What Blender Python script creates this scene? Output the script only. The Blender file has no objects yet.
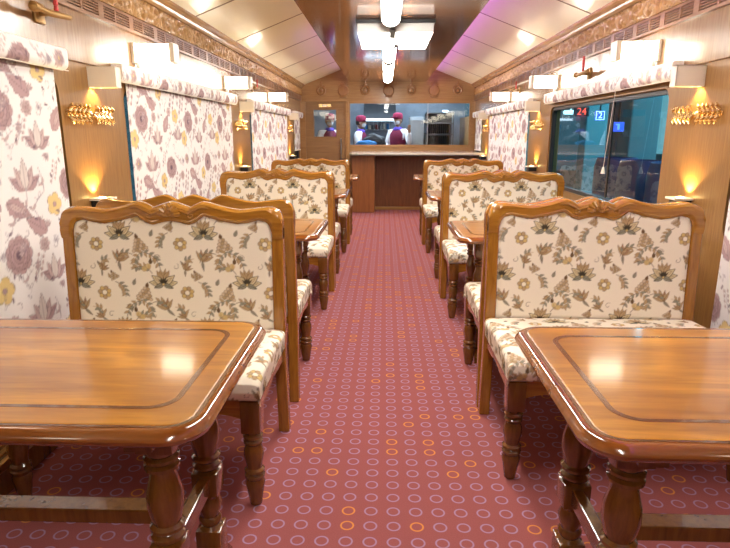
import bpy, bmesh, math, random
import numpy as np
from mathutils import Vector, Matrix
PI = math.pi
random.seed(7)
SC = bpy.context.scene
COL = SC.collection

# ------------------------------------------------------------------ camera, world, exposure, lights
H = 1.30
cam_d = bpy.data.cameras.new('camera')
cam = bpy.data.objects.new('camera', cam_d)
COL.objects.link(cam)
cam_d.sensor_width = 36.0
cam_d.lens = 36.0 * 575.0 / 730.0
cam_d.clip_start = 0.05
cam.location = (0, 0, H)
cam.rotation_euler = (math.radians(90 - 13.59), 0, math.radians(1.94))
SC.camera = cam

SC.view_settings.view_transform = 'Standard'
SC.view_settings.look = 'None'
SC.view_settings.gamma = 1.0
SC.view_settings.exposure = 0.95
SC.view_settings.use_curve_mapping = False

world = bpy.data.worlds.new('night')
world.use_nodes = True
world.node_tree.nodes['Background'].inputs[0].default_value = (0.05, 0.12, 0.16, 1)
world.node_tree.nodes['Background'].inputs[1].default_value = 0.6
SC.world = world

XL, XR = -1.57, 1.65          # wall faces
CX = 0.04
YB, YE = -3.0, 10.95          # rear of the carriage, end wall
ZC = 2.19                     # cornice height


def area(name, loc, rot, sx, sy, power, color=(1, .9, .76), spread=PI):
    d = bpy.data.lights.new(name, 'AREA')
    d.shape = 'RECTANGLE'
    d.size, d.size_y = sx, sy
    d.energy = power
    d.color = color
    d.spread = spread
    o = bpy.data.objects.new(name, d)
    o.location = loc
    o.rotation_euler = rot
    COL.objects.link(o)
    return o


PILY = [0.10, 3.14, 6.40, 9.72]
PDY = {(9.72, 1): -.12}
for yy in PILY:
    for s, xw in ((-1, XL), (1, XR)):
        for z, up in ((.985, 1), (1.555, 0)):
            d = bpy.data.lights.new('spot_light', 'SPOT')
            d.energy = 7 if up else 3
            d.color = (1, .66, .24)
            d.spot_size = math.radians(118)
            d.spot_blend = .45
            d.shadow_soft_size = .012
            o = bpy.data.objects.new('spot_light', d)
            yo = yy + PDY.get((yy, s), 0) + ((-.07 if s < 0 else .05) if up else (.03 if s < 0 else .07))
            o.location = (xw - s * .034, yo, z)
            o.rotation_euler = Vector((s * .12, 0, 1 if up else -1)).to_track_quat('-Z', 'Y').to_euler()
            COL.objects.link(o)
# violet strip hidden on the ledge above the hanging ceiling tray
area('cove_light', (CX + .62, 4.5, 2.285), (0, math.radians(-140), 0), .04, 12.5, 17, (.50, .10, 1))
area('cove_light', (CX - .62, 8.6, 2.285), (0, math.radians(140), 0), .04, 4.0, 2.0, (.55, .2, 1))
# kitchen
area('kitchen_light', (.2, 11.75, 2.32), (0, 0, 0), 2.4, .5, 48, (.74, .88, 1))
# platform outside
area('platform_light', (4.6, 7.0, 3.2), (0, 0, 0), 2.5, 8, 280, (.45, .85, 1))


# ------------------------------------------------------------------ materials
def new_mat(name):
    m = bpy.data.materials.new(name)
    m.use_nodes = True
    nt = m.node_tree
    b = nt.nodes['Principled BSDF']
    return m, nt, b


def setc(b, c, rough=.5, metal=0, spec=.5, coat=0, coat_r=.05):
    b.inputs['Base Color'].default_value = (*c, 1)
    b.inputs['Roughness'].default_value = rough
    b.inputs['Metallic'].default_value = metal
    b.inputs['Specular IOR Level'].default_value = spec
    b.inputs['Coat Weight'].default_value = coat
    b.inputs['Coat Roughness'].default_value = coat_r


def plain(name, c, rough=.5, metal=0, spec=.5, noise=.06, scale=30, coat=0, emis=0, ecol=None):
    m, nt, b = new_mat(name)
    setc(b, c, rough, metal, spec, coat)
    tc = nt.nodes.new('ShaderNodeTexCoord')
    n = nt.nodes.new('ShaderNodeTexNoise')
    n.inputs['Scale'].default_value = scale
    nt.links.new(tc.outputs['Object'], n.inputs['Vector'])
    r = nt.nodes.new('ShaderNodeValToRGB')
    r.color_ramp.elements[0].color = (*[v * (1 - noise) for v in c], 1)
    r.color_ramp.elements[1].color = (*[min(1, v * (1 + noise)) for v in c], 1)
    nt.links.new(n.outputs['Fac'], r.inputs['Fac'])
    nt.links.new(r.outputs['Color'], b.inputs['Base Color'])
    if emis:
        b.inputs['Emission Color'].default_value = (*(ecol or c), 1)
        b.inputs['Emission Strength'].default_value = emis
    return m


def wood(name, c1, c2, axis='Z', rough=.3, coat=.4, stretch=14, scale=5, bump=.02, patch=0, coat_r=.06, c3=None):
    m, nt, b = new_mat(name)
    setc(b, c1, rough, 0, .5, coat, coat_r)
    N, L = nt.nodes, nt.links
    tc = N.new('ShaderNodeTexCoord')
    mp = N.new('ShaderNodeMapping')
    s = [stretch, stretch, stretch]
    s['XYZ'.index(axis)] = 1
    mp.inputs['Scale'].default_value = s
    L.new(tc.outputs['Object'], mp.inputs['Vector'])
    n = N.new('ShaderNodeTexNoise')
    n.inputs['Scale'].default_value = scale
    n.inputs['Detail'].default_value = 6
    n.inputs['Roughness'].default_value = .62
    n.inputs['Distortion'].default_value = .6
    L.new(mp.outputs['Vector'], n.inputs['Vector'])
    r = N.new('ShaderNodeValToRGB')
    r.color_ramp.elements[0].position = .30
    r.color_ramp.elements[1].position = .72
    r.color_ramp.elements[0].color = (*c1, 1)
    r.color_ramp.elements[1].color = (*c2, 1)
    L.new(n.outputs['Fac'], r.inputs['Fac'])
    src = r.outputs['Color']
    if patch:
        mp2 = N.new('ShaderNodeMapping')
        s2 = [3.2, 3.2, 3.2]
        s2['XYZ'.index(axis)] = .55
        mp2.inputs['Scale'].default_value = s2
        L.new(tc.outputs['Object'], mp2.inputs['Vector'])
        n2 = N.new('ShaderNodeTexNoise')
        n2.inputs['Scale'].default_value = 2.2
        n2.inputs['Detail'].default_value = 3
        L.new(mp2.outputs['Vector'], n2.inputs['Vector'])
        r2 = N.new('ShaderNodeValToRGB')
        r2.color_ramp.elements[0].position = .38
        r2.color_ramp.elements[1].position = .62
        r2.color_ramp.elements[0].color = (0, 0, 0, 1)
        r2.color_ramp.elements[1].color = (patch, patch, patch, 1)
        L.new(n2.outputs['Fac'], r2.inputs['Fac'])
        mx = N.new('ShaderNodeMix')
        mx.data_type = 'RGBA'
        mx.inputs['B'].default_value = (*(c3 or tuple(v * .6 for v in c1)), 1)
        L.new(r2.outputs['Color'], mx.inputs['Factor'])
        L.new(src, mx.inputs['A'])
        src = mx.outputs['Result']
    L.new(src, b.inputs['Base Color'])
    if bump:
        bp = N.new('ShaderNodeBump')
        bp.inputs['Strength'].default_value = bump
        bp.inputs['Distance'].default_value = .01
        L.new(n.outputs['Fac'], bp.inputs['Height'])
        L.new(bp.outputs['Normal'], b.inputs['Normal'])
    return m


M = {}
M['table_top'] = wood('table_wood', (.27, .098, .006), (.62, .285, .024), 'X', .30, .65, 9, 3.0, .008, .7, .10, (.20, .062, .010))
M['table_edge'] = wood('table_edge_wood', (.15, .042, .007), (.29, .090, .014), 'X', .16, .9, 9, 4, .01)
M['inlay'] = wood('inlay_wood', (.10, .035, .014), (.17, .06, .02), 'X', .2, .8, 9, 6, 0)
M['frame'] = wood('sofa_wood', (.27, .105, .012), (.45, .205, .024), 'X', .25, .6, 10, 5, .01)
M['frame_v'] = wood('sofa_post_wood', (.24, .092, .011), (.40, .175, .020), 'Z', .25, .6, 12, 5, .01)
M['leg'] = wood('leg_wood', (.105, .036, .006), (.20, .074, .012), 'Z', .2, .8, 9, 5, .01)
M['pillar'] = wood('pillar_wood', (.22, .105, .028), (.35, .185, .056), 'Z', .38, .15, 22, 6, .01)
M['upper'] = wood('upper_wall_wood', (.23, .128, .062), (.35, .21, .11), 'Z', .22, .6, 14, 5, .01, coat_r=.16)
M['endwall'] = wood('end_wall_wood', (.28, .140, .046), (.40, .215, .08), 'X', .35, .2, 14, 3, .01)
M['door'] = wood('door_wood', (.22, .11, .038), (.30, .16, .06), 'X', .4, .15, 16, 3, .01)
M['tray'] = wood('ceiling_tray_wood', (.20, .078, .026), (.34, .15, .055), 'Y', .13, .7, 7, 2.2, .01, .4, .08)
M['counter_wood'] = wood('counter_wood', (.11, .036, .010), (.19, .066, .018), 'Z', .35, .2, 12, 3, .01)
M['counter_panel'] = wood('counter_panel_wood', (.20, .070, .018), (.29, .11, .03), 'Z', .35, .2, 12, 3, .01)
M['carved'] = wood('carved_wood', (.34, .18, .065), (.50, .29, .115), 'Y', .25, .5, 5, 5, .02)
M['relief'] = wood('relief_wood', (.26, .11, .035), (.38, .18, .06), 'Z', .3, .4, 5, 5, .01)
M['louver'] = wood('louver_wood', (.27, .135, .075), (.40, .23, .145), 'Y', .28, .4, 5, 6, .02)
M['cream'] = plain('ceiling_panel_cream', (.93, .88, .66), .32, 0, .4, .02, 3, coat=.3)
M['seam'] = plain('seam_brown', (.25, .17, .10), .5)
M['white'] = plain('white_enamel', (.86, .80, .68), .35, 0, .5, .02)
M['black'] = plain('black_metal', (.03, .03, .035), .35, .4)
M['darkframe'] = plain('dark_window_frame', (.028, .03, .033), .35, .3)
M['brass'] = plain('polished_brass', (.90, .68, .36), .22, 1, .5, .05)
M['brassdull'] = plain('dull_brass', (.42, .25, .09), .4, .8)
M['steel'] = plain('brushed_steel', (.36, .40, .44), .28, .9, .5, .12, 8)
M['steel_mid'] = plain('satin_steel', (.22, .27, .33), .4, .7, .5, .2, 6)
M['steel_dark'] = plain('dark_steel', (.10, .11, .12), .3, .8, .5, .2, 8)
M['marble'] = plain('bar_top_stone', (.60, .57, .50), .15, 0, .5, .12, 25, coat=.5)
M['marble_d'] = plain('bar_edge_grey', (.16, .15, .14), .25, 0, .5, .1, 25)
M['cord'] = plain('white_cord', (.75, .72, .66), .6)
M['red'] = plain('red_plastic', (.55, .03, .03), .4)
M['purple_plastic'] = plain('bluegrey', (.25, .3, .4), .4)
M['maroon'] = plain('maroon_cloth', (.16, .012, .045), .8, 0, .3, .15, 40)
M['pinkcap'] = plain('magenta_cap', (.26, .02, .06), .8, 0, .3, .1, 40)
M['shirt'] = plain('white_shirt', (.80, .80, .84), .8, 0, .3, .05, 30)
M['trouser'] = plain('black_cloth', (.02, .02, .025), .8)
M['scarf'] = plain('blue_scarf', (.10, .05, .45), .8)
M['skin'] = plain('skin', (.36, .20, .13), .55, 0, .4, .06, 20)
M['mask'] = plain('face_mask', (.62, .66, .72), .8)
M['hair'] = plain('black_hair', (.02, .015, .012), .5)
M['blue'] = plain('blue_cloth', (.04, .22, .55), .7, 0, .3, .2, 15)
M['bag'] = plain('black_bag', (.015, .015, .018), .6)
M['teal_wall'] = plain('platform_wall', (.10, .26, .30), .6, 0, .4, .25, 1.2)
M['platform'] = plain('platform_floor', (.08, .12, .14), .5, 0, .4, .3, 2)
M['seatblue'] = plain('blue_bench', (.02, .06, .22), .4)
M['glow_red'] = plain('red_led', (.8, .05, .03), .5, emis=2.2, ecol=(1, .07, .04))
M['glow_blue'] = plain('blue_sign', (.03, .08, .5), .5, emis=.9, ecol=(.04, .12, 1))
M['glow_white'] = plain('cool_white_glow', (.8, .9, 1), .5, emis=1.6, ecol=(.75, .9, 1))
M['glow_teal'] = plain('platform_window', (.35, .6, .65), .5, emis=.30, ecol=(.45, .85, .95))
M['tube'] = plain('tube_diffuser', (.95, .93, .88), .4, emis=31, ecol=(1, .945, .87), noise=0)
M['panel_light'] = plain('panel_diffuser', (.95, .92, .85), .3, emis=4, ecol=(1, .94, .84), noise=0)
M['lamp'] = plain('lamp_glass', (.95, .88, .75), .3, emis=5.2, ecol=(1, .88, .68), noise=0)
M['bulb'] = plain('warm_bulb', (1, .8, .4), .3, emis=14, ecol=(1, .66, .22), noise=0)
M['vent'] = plain('vent_grey', (.42, .42, .40), .5)

# tinted window glass and clear pane
def glass(name, tint, refl_rough=.02, ior=1.5, see=1.0):
    m, nt, b = new_mat(name)
    N, L = nt.nodes, nt.links
    N.remove(b)
    out = N['Material Output']
    t = N.new('ShaderNodeBsdfTransparent')
    t.inputs[0].default_value = (*tint, 1)
    g = N.new('ShaderNodeBsdfGlossy')
    g.inputs['Roughness'].default_value = refl_rough
    f = N.new('ShaderNodeFresnel')
    f.inputs[0].default_value = ior
    mx = N.new('ShaderNodeMixShader')
    L.new(f.outputs[0], mx.inputs[0])
    L.new(t.outputs[0], mx.inputs[1])
    L.new(g.outputs[0], mx.inputs[2])
    L.new(mx.outputs[0], out.inputs[0])
    return m


M['glass_teal'] = glass('tinted_glass', (.42, .72, .78), .01, 1.55)
M['glass_clear'] = glass('clear_glass', (.93, .97, 1.0), .02, 1.45)


def carpet():
    m, nt, b = new_mat('ring_carpet')
    N, L = nt.nodes, nt.links
    setc(b, (.3, .08, .08), .95, 0, .15)
    tc = N.new('ShaderNodeTexCoord')
    sc = N.new('ShaderNodeVectorMath'); sc.operation = 'SCALE'
    sc.inputs['Scale'].default_value = 1 / .0795
    L.new(tc.outputs['Object'], sc.inputs[0])
    fl = N.new('ShaderNodeVectorMath'); fl.operation = 'FLOOR'
    L.new(sc.outputs[0], fl.inputs[0])
    fr = N.new('ShaderNodeVectorMath'); fr.operation = 'FRACTION'
    L.new(sc.outputs[0], fr.inputs[0])
    sb = N.new('ShaderNodeVectorMath'); sb.operation = 'SUBTRACT'
    sb.inputs[1].default_value = (.5, .5, 0)
    L.new(fr.outputs[0], sb.inputs[0])
    sx = N.new('ShaderNodeVectorMath'); sx.operation = 'MULTIPLY'
    sx.inputs[1].default_value = (1, 1, 0)
    L.new(sb.outputs[0], sx.inputs[0])
    ln = N.new('ShaderNodeVectorMath'); ln.operation = 'LENGTH'
    L.new(sx.outputs[0], ln.inputs[0])
    a = N.new('ShaderNodeMath'); a.operation = 'SUBTRACT'; a.inputs[1].default_value = .265
    L.new(ln.outputs['Value'], a.inputs[0])
    ab = N.new('ShaderNodeMath'); ab.operation = 'ABSOLUTE'
    L.new(a.outputs[0], ab.inputs[0])
    mr = N.new('ShaderNodeMapRange')
    mr.inputs['From Min'].default_value = .052
    mr.inputs['From Max'].default_value = .018
    L.new(ab.outputs[0], mr.inputs['Value'])
    flz = N.new('ShaderNodeVectorMath'); flz.operation = 'MULTIPLY'
    flz.inputs[1].default_value = (1, 1, 0)
    L.new(fl.outputs[0], flz.inputs[0])
    wn = N.new('ShaderNodeTexWhiteNoise'); wn.noise_dimensions = '3D'
    L.new(flz.outputs[0], wn.inputs['Vector'])
    th = N.new('ShaderNodeMath'); th.operation = 'GREATER_THAN'; th.inputs[1].default_value = .88
    L.new(wn.outputs['Value'], th.inputs[0])
    rc = N.new('ShaderNodeMix'); rc.data_type = 'RGBA'
    rc.inputs['A'].default_value = (.34, .23, .36, 1)
    rc.inputs['B'].default_value = (.70, .27, .05, 1)
    L.new(th.outputs[0], rc.inputs['Factor'])
    ns = N.new('ShaderNodeTexNoise'); ns.inputs['Scale'].default_value = 260
    L.new(tc.outputs['Object'], ns.inputs['Vector'])
    bc = N.new('ShaderNodeMix'); bc.data_type = 'RGBA'
    bc.inputs['A'].default_value = (.23, .066, .062, 1)
    bc.inputs['B'].default_value = (.33, .100, .096, 1)
    L.new(ns.outputs['Fac'], bc.inputs['Factor'])
    fade = N.new('ShaderNodeMath'); fade.operation = 'MULTIPLY'; fade.inputs[1].default_value = .85
    L.new(mr.outputs[0], fade.inputs[0])
    mx = N.new('ShaderNodeMix'); mx.data_type = 'RGBA'
    L.new(fade.outputs[0], mx.inputs['Factor'])
    L.new(bc.outputs['Result'], mx.inputs['A'])
    L.new(rc.outputs['Result'], mx.inputs['B'])
    L.new(mx.outputs['Result'], b.inputs['Base Color'])
    bp = N.new('ShaderNodeBump'); bp.inputs['Strength'].default_value = .25; bp.inputs['Distance'].default_value = .004
    L.new(ns.outputs['Fac'], bp.inputs['Height'])
    L.new(bp.outputs['Normal'], b.inputs['Normal'])
    return m


M['carpet'] = carpet()


def fabric(name, rough=.85):
    m, nt, b = new_mat(name)
    setc(b, (.8, .8, .8), rough, 0, .2)
    N, L = nt.nodes, nt.links
    at = N.new('ShaderNodeAttribute'); at.attribute_name = 'print'
    tc = N.new('ShaderNodeTexCoord')
    ns = N.new('ShaderNodeTexNoise'); ns.inputs['Scale'].default_value = 420
    L.new(tc.outputs['Object'], ns.inputs['Vector'])
    r = N.new('ShaderNodeValToRGB')
    r.color_ramp.elements[0].color = (.88, .88, .88, 1)
    L.new(ns.outputs['Fac'], r.inputs['Fac'])
    mx = N.new('ShaderNodeMix'); mx.data_type = 'RGBA'; mx.blend_type = 'MULTIPLY'
    mx.inputs['Factor'].default_value = 1
    L.new(at.outputs['Color'], mx.inputs['A'])
    L.new(r.outputs['Color'], mx.inputs['B'])
    L.new(mx.outputs['Result'], b.inputs['Base Color'])
    return m


M['sofa_fabric'] = fabric('floral_upholstery')
M['blind_fabric'] = fabric('floral_blind_cloth', .7)


# ------------------------------------------------------------------ printed cloth: a repeat drawn with numpy, stored as mesh colours
class Print:
    def __init__(s, w, h, res, bg):
        s.w, s.h, s.res = w, h, res
        s.nx, s.ny = int(round(w / res)), int(round(h / res))
        xs = (np.arange(s.nx) + .5) * w / s.nx
        ys = (np.arange(s.ny) + .5) * h / s.ny
        s.X, s.Y = np.meshgrid(xs, ys)
        s.C = np.ones((s.ny, s.nx, 3)) * np.array(bg)

    def loc(s, cx, cy, ang=0):
        dx = (s.X - cx + s.w / 2) % s.w - s.w / 2
        dy = (s.Y - cy + s.h / 2) % s.h - s.h / 2
        c, sn = math.cos(ang), math.sin(ang)
        return dx * c + dy * sn, -dx * sn + dy * c

    def mix(s, d, col, a=1):        # d: signed distance in metres, paint where negative
        k = np.clip(.5 - d / (1.3 * s.res), 0, 1)[..., None] * a
        s.C = s.C * (1 - k) + np.array(col) * k

    def leaf(s, cx, cy, ang, L, W, fill, line=None, lw=.0016, a=1, rib=True, n=0):
        x, y = s.loc(cx, cy, ang)
        t = np.clip(x / L, 0, 1)
        hw = W * np.sin(PI * t ** .75) * (1 - .15 * t)
        if n:
            hw = hw * (1 + .10 * np.cos(t * n * 2 * PI))
        d = np.abs(y) - hw
        d = np.where((x < 0) | (x > L), np.maximum(d, .004), d)
        if fill is not None:
            s.mix(d, fill, a)
        if line is not None:
            s.mix(np.abs(d) - lw / 2, line, .9)
            if rib:
                s.mix(np.where((x > 0) & (x < L * .85), np.abs(y) - lw * .45, 1), line, .8)

    def disc(s, cx, cy, r, fill, line=None, lw=.0015, a=1):
        x, y = s.loc(cx, cy)
        d = np.hypot(x, y) - r
        if fill is not None: s.mix(d, fill, a)
        if line is not None: s.mix(np.abs(d) - lw / 2, line)

    def curve(s, pts, w, col, a=.9):
        best = np.full(s.X.shape, 9.)
        for (x0, y0), (x1, y1) in zip(pts[:-1], pts[1:]):
            px, py = s.loc(x0, y0)
            ex, ey = x1 - x0, y1 - y0
            l2 = ex * ex + ey * ey + 1e-12
            t = np.clip((px * ex + py * ey) / l2, 0, 1)
            best = np.minimum(best, np.hypot(px - t * ex, py - t * ey))
        s.mix(best - w / 2, col, a)

    def spiral(s, cx, cy, r, a0, turn, w, col):
        pts = []
        for k in range(15):
            f = k / 14
            rr = r * (1 - .8 * f)
            an = a0 + turn * f
            pts.append((cx + rr * math.cos(an), cy + rr * math.sin(an)))
        s.curve(pts, w, col)

    def rosette(s, cx, cy, r, n, fill, line, centre, wav=.25, rings=1, lw=.0016, rot=0):
        x, y = s.loc(cx, cy)
        rr, th = np.hypot(x, y), np.arctan2(y, x) + rot
        for k in range(rings):
            R = r * (1 - k * .75 / rings)
            edge = R * (1 - wav + wav * np.abs(np.cos(n * (th + k * .4) / 2)) ** .6)
            s.mix(rr - edge, fill if k % 2 == 0 else tuple(v * .84 for v in fill))
            s.mix(np.abs(rr - edge) - lw / 2, line, .85)
        s.disc(cx, cy, r * .22, centre, line)

    def sample(s, u, v):
        i = (u / s.w * s.nx - .5); j = (v / s.h * s.ny - .5)
        i0 = np.floor(i).astype(int); j0 = np.floor(j).astype(int)
        fi = (i - i0)[:, None]; fj = (j - j0)[:, None]
        g = lambda a, b: s.C[b % s.ny, a % s.nx]
        return (g(i0, j0) * (1 - fi) + g(i0 + 1, j0) * fi) * (1 - fj) + (g(i0, j0 + 1) * (1 - fi) + g(i0 + 1, j0 + 1) * fi) * fj


# upholstery: cream ground, brown-black lotus heads with gold, sprigs, small blooms
BG = (.88, .81, .67)
BR, GO, DK, TN, GR, RU = (.17, .10, .045), (.66, .48, .19), (.055, .045, .03), (.50, .35, .19), (.30, .29, .22), (.42, .25, .14)
SP = Print(.355, .414, .0016, BG)


def lotus(p, cx, cy, sc=1):
    PAL, GL = (.74, .62, .38), (.62, .50, .30)
    for an in (78, 102, 60, 120):
        p.leaf(cx, cy - .004 * sc, math.radians(an), .050 * sc, .010 * sc, TN, BR, .0018)
    for an in (8, 172, 38, 142):
        p.leaf(cx, cy - .014 * sc, math.radians(an), .056 * sc, .0135 * sc, PAL, DK, .0034, rib=False)
        p.leaf(cx + .012 * sc * math.cos(math.radians(an)), cy - .014 * sc + .012 * sc * math.sin(math.radians(an)), math.radians(an), .030 * sc, .0055 * sc, GL, BR, .0015, rib=False)
    for an in (-22, 202):
        p.leaf(cx, cy - .014 * sc, math.radians(an), .040 * sc, .009 * sc, GR, DK, .0028)
    for an in (90, 66, 114, 45, 135):
        p.leaf(cx, cy - .014 * sc, math.radians(an), .028 * sc, .0042 * sc, DK, None)
    p.disc(cx, cy - .014 * sc, .005 * sc, GO, DK)


def cluster(p, cx, cy, ang, sc=1):
    c, s_ = math.cos(ang), math.sin(ang)
    for k in range(5):
        for q in range(5 - k):
            x, y = k * .013 * sc, (q - (4 - k) / 2) * .0135 * sc
            p.disc(cx + x * c - y * s_, cy + x * s_ + y * c, .0068 * sc, TN if (k + q) % 2 else (.66, .52, .36), BR, .0013)
    p.leaf(cx + .045 * sc * c, cy + .045 * sc * s_, ang, .022 * sc, .007 * sc, BR, None)


def bloom(p, cx, cy, sc=1):
    for k in range(7):
        a = k * 2 * PI / 7 + .3
        p.disc(cx + .018 * sc * math.cos(a), cy + .018 * sc * math.sin(a), .0082 * sc, TN if k % 2 else GO, BR, .0016)
    p.disc(cx, cy, .010 * sc, BG, BR, .002)


def fan(p, cx, cy, ang, sc=1):
    for k in range(5):
        p.leaf(cx, cy, ang + (k - 2) * .42, .050 * sc, .0075 * sc, RU if k % 2 else TN, BR, .0013)
    p.leaf(cx, cy, ang + PI + .5, .040 * sc, .006 * sc, GR, BR, .0013)


def sprig(p, x0, y0, x1, y1, bend, n=5, col=BR):
    pts = []
    for k in range(11):
        t = k / 10
        pts.append((x0 + (x1 - x0) * t - (y1 - y0) * bend * math.sin(PI * t), y0 + (y1 - y0) * t + (x1 - x0) * bend * math.sin(PI * t)))
    p.curve(pts, .0030, col)
    for k in range(1, n + 1):
        q = pts[int(k * 10 / (n + 1))]
        nx = pts[min(10, int(k * 10 / (n + 1)) + 1)]
        a = math.atan2(nx[1] - q[1], nx[0] - q[0])
        for sg in (1, -1):
            p.leaf(q[0], q[1], a + sg * .8, .024, .0056, GR if sg > 0 else TN, BR, .001, rib=False)


for (ox, oy, m) in ((.10, .335, 1), (.10 + .1775 * .99, .335 - .207, -1)):
    lotus(SP, ox, oy, 1.12)
    bloom(SP, ox - m * .100, oy - .052, 1.1)
    cluster(SP, ox + m * .085, oy - .075, PI / 2 + m * .25, 1.05)
    sprig(SP, ox + m * .090, oy - .085, ox + m * .165, oy - .155, .18 * m, 5, DK)
    sprig(SP, ox + m * .100, oy - .080, ox + m * .060, oy - .165, -.2 * m, 5, GR)
    fan(SP, ox - m * .01, oy - .125, PI / 2 - m * .35, 1.05)
    sprig(SP, ox - m * .02, oy - .13, ox + m * .05, oy - .095, .3 * m, 3)
    sprig(SP, ox - m * .09, oy - .160, ox - m * .045, oy - .115, .3 * m, 3, TN)
    fan(SP, ox - m * .095, oy + .045, PI / 2 + m * .5, .7)
    SP.spiral(ox + m * .150, oy - .110, .018, 0, 5 * m, .002, BR)
    SP.spiral(ox + m * .045, oy - .150, .016, 2, -5 * m, .002, TN)
    SP.spiral(ox - m * .055, oy + .060, .015, 1, 5 * m, .002, BR)
    cluster(SP, ox - m * .150, oy + .010, PI / 2 - m * .5, .6)
    sprig(SP, ox - m * .150, oy - .005, ox - m * .190, oy - .070, -.2 * m, 4, BR)
    sprig(SP, ox + m * .045, oy + .030, ox + m * .125, oy + .050, .25 * m, 4, BR)
    SP.disc(ox + m * .060, oy + .062, .011, GO, TN, .0016, .8)
    SP.disc(ox + m * .078, oy + .050, .011, GO, TN, .0016, .8)
    SP.leaf(ox + m * .05, oy + .07, PI / 2, .026, .008, BR, DK, .0012)
    SP.leaf(ox + m * .13, oy - .02, 1.2, .03, .008, GR, BR, .0013)
    SP.leaf(ox - m * .13, oy + .01, 2.0, .024, .006, TN, BR, .0013)

# blinds: near-white ground, mauve peonies, striped leaves, yellow blossoms, grey-violet linework
BB = (.90, .875, .86)
MV, MD, YE_, LN, PK = (.50, .34, .345), (.17, .11, .14), (.80, .62, .28), (.25, .19, .24), (.62, .47, .45)
BP = Print(.80, .60, .0028, BB)


def stem(p, pts, n=4, col=LN):
    P = []
    m_ = len(pts) - 1
    for i in range(m_):
        for k in range(6):
            t = k / 6
            P.append((pts[i][0] * (1 - t) + pts[i + 1][0] * t + .01 * math.sin((i + t) * PI), pts[i][1] * (1 - t) + pts[i + 1][1] * t))
    P.append(pts[-1])
    p.curve(P, .003, col, .85)
    for k in range(n):
        q = P[int((k + .7) * len(P) / (n + 1))]
        for sg in (1, -1):
            p.leaf(q[0], q[1], PI / 2 + sg * .9 + k * .3, .030, .0065, PK if k % 2 else None, LN, .0018, rib=False)


def peony(p, cx, cy, sc=1):
    p.rosette(cx, cy, .074 * sc, 9, MV, MD, MD, .14, 4, .0028)
    for k in range(7):
        a = -2.4 + k * .28
        p.curve([(cx + .072 * sc * math.cos(a), cy + .072 * sc * math.sin(a)), (cx + .092 * sc * math.cos(a + .05), cy + .092 * sc * math.sin(a + .05))], .002, MD)


def tulip(p, cx, cy, sc=1):
    for an, f in ((150, MV), (30, MV), (120, PK), (60, PK), (90, (.75, .68, .64))):
        p.leaf(cx, cy, math.radians(an), (.085 if an != 90 else .105) * sc, .021 * sc, f, MD, .0028)
    p.spiral(cx - .055 * sc, cy + .012 * sc, .022 * sc, 0, 5, .0026, LN)
    p.spiral(cx + .055 * sc, cy + .012 * sc, .022 * sc, PI, -5, .0026, LN)


def berries(p, cx, cy, sc=1, f=MV):
    p.curve([(cx - .04 * sc, cy - .07 * sc), (cx, cy), (cx + .03 * sc, cy + .07 * sc)], .0024, LN)
    for k in range(9):
        t = k / 8 - .5
        p.leaf(cx + .05 * t * sc + (.022 if k % 2 else -.022) * sc, cy + .13 * t * sc, PI / 2 - .4, .026 * sc, .0085 * sc, f, MD, .0014, rib=False)


peony(BP, .17, .20, 1.15)
peony(BP, .58, .47, 1.05)
BP.leaf(.135, .425, -.45, .165, .044, MV, MD, .003, n=5)
BP.leaf(.145, .420, -.45, .135, .016, PK, MD, .002)
BP.leaf(.37, .27, 2.6, -.001 + .15, .042, MV, MD, .003, n=4)
BP.leaf(.50, .12, .95, .15, .040, MV, MD, .003, n=5)
BP.leaf(.52, .14, .95, .11, .014, PK, MD, .002)
BP.rosette(.055, .075, .060, 5, YE_, MD, MV, .30, 1, .0028)
BP.rosette(.445, .385, .055, 5, YE_, MD, MV, .30, 1, .0028)
BP.rosette(.70, .235, .052, 5, YE_, MD, PK, .32, 1, .0028)
tulip(BP, .27, .47, 1.3)
tulip(BP, .385, .045, 1.15)
tulip(BP, .73, .07, 1.05)
berries(BP, .04, .335, 1.25)
berries(BP, .66, .335, 1.15)
berries(BP, .285, .115, .8, PK)
berries(BP, .47, .53, .7, PK)
BP.rosette(.34, .185 + .03, .034, 7, PK, MD, MV, .3, 2, .0022)
BP.rosette(.76, .40, .036, 7, PK, MD, MV, .3, 2, .0022)
BP.rosette(.08, .52, .040, 8, PK, MD, YE_, .3, 2, .0022)
BP.rosette(.60, .26, .030, 6, PK, MD, MV, .3, 1, .0022)
stem(BP, [(.10, .27), (.16, .33), (.24, .36), (.27, .47)], 4)
stem(BP, [(.33, .30), (.30, .38), (.38, .45), (.36, .56)], 4)
stem(BP, [(.55, .03), (.62, .12), (.60, .20)], 3)
stem(BP, [(.70, .12), (.78, .19), (.79, .29), (.84, .36)], 4)
stem(BP, [(.66, .55), (.74, .50), (.80, .47)], 3)
stem(BP, [(.21, .02), (.19, .07), (.24, .12)], 2)
for (x, y, t) in ((.235, .29, 4), (.41, .20, -5), (.50, .33, 5), (.13, .58, -4), (.64, .02, 5), (.76, .52, -5), (.56, .34, 4), (.01, .20, 5)):
    BP.spiral(x, y, .024, t, t, .0028, LN)
for k in range(46):
    x, y = random.random() * .8, random.random() * .6
    BP.leaf(x, y, random.random() * 6.28, .028, .005, MD if k % 3 == 0 else None, LN, .0018, rib=False)
for k in range(15):
    x, y = random.random() * .8, random.random() * .6
    a_ = random.random() * 6.28
    for q in range(4):
        BP.leaf(x, y, a_ + q * .5, .034, .0065, None if k % 2 else PK, LN, .002, rib=False)
    BP.spiral(x, y, .02, a_, 4.5, .0026, LN)


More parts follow.
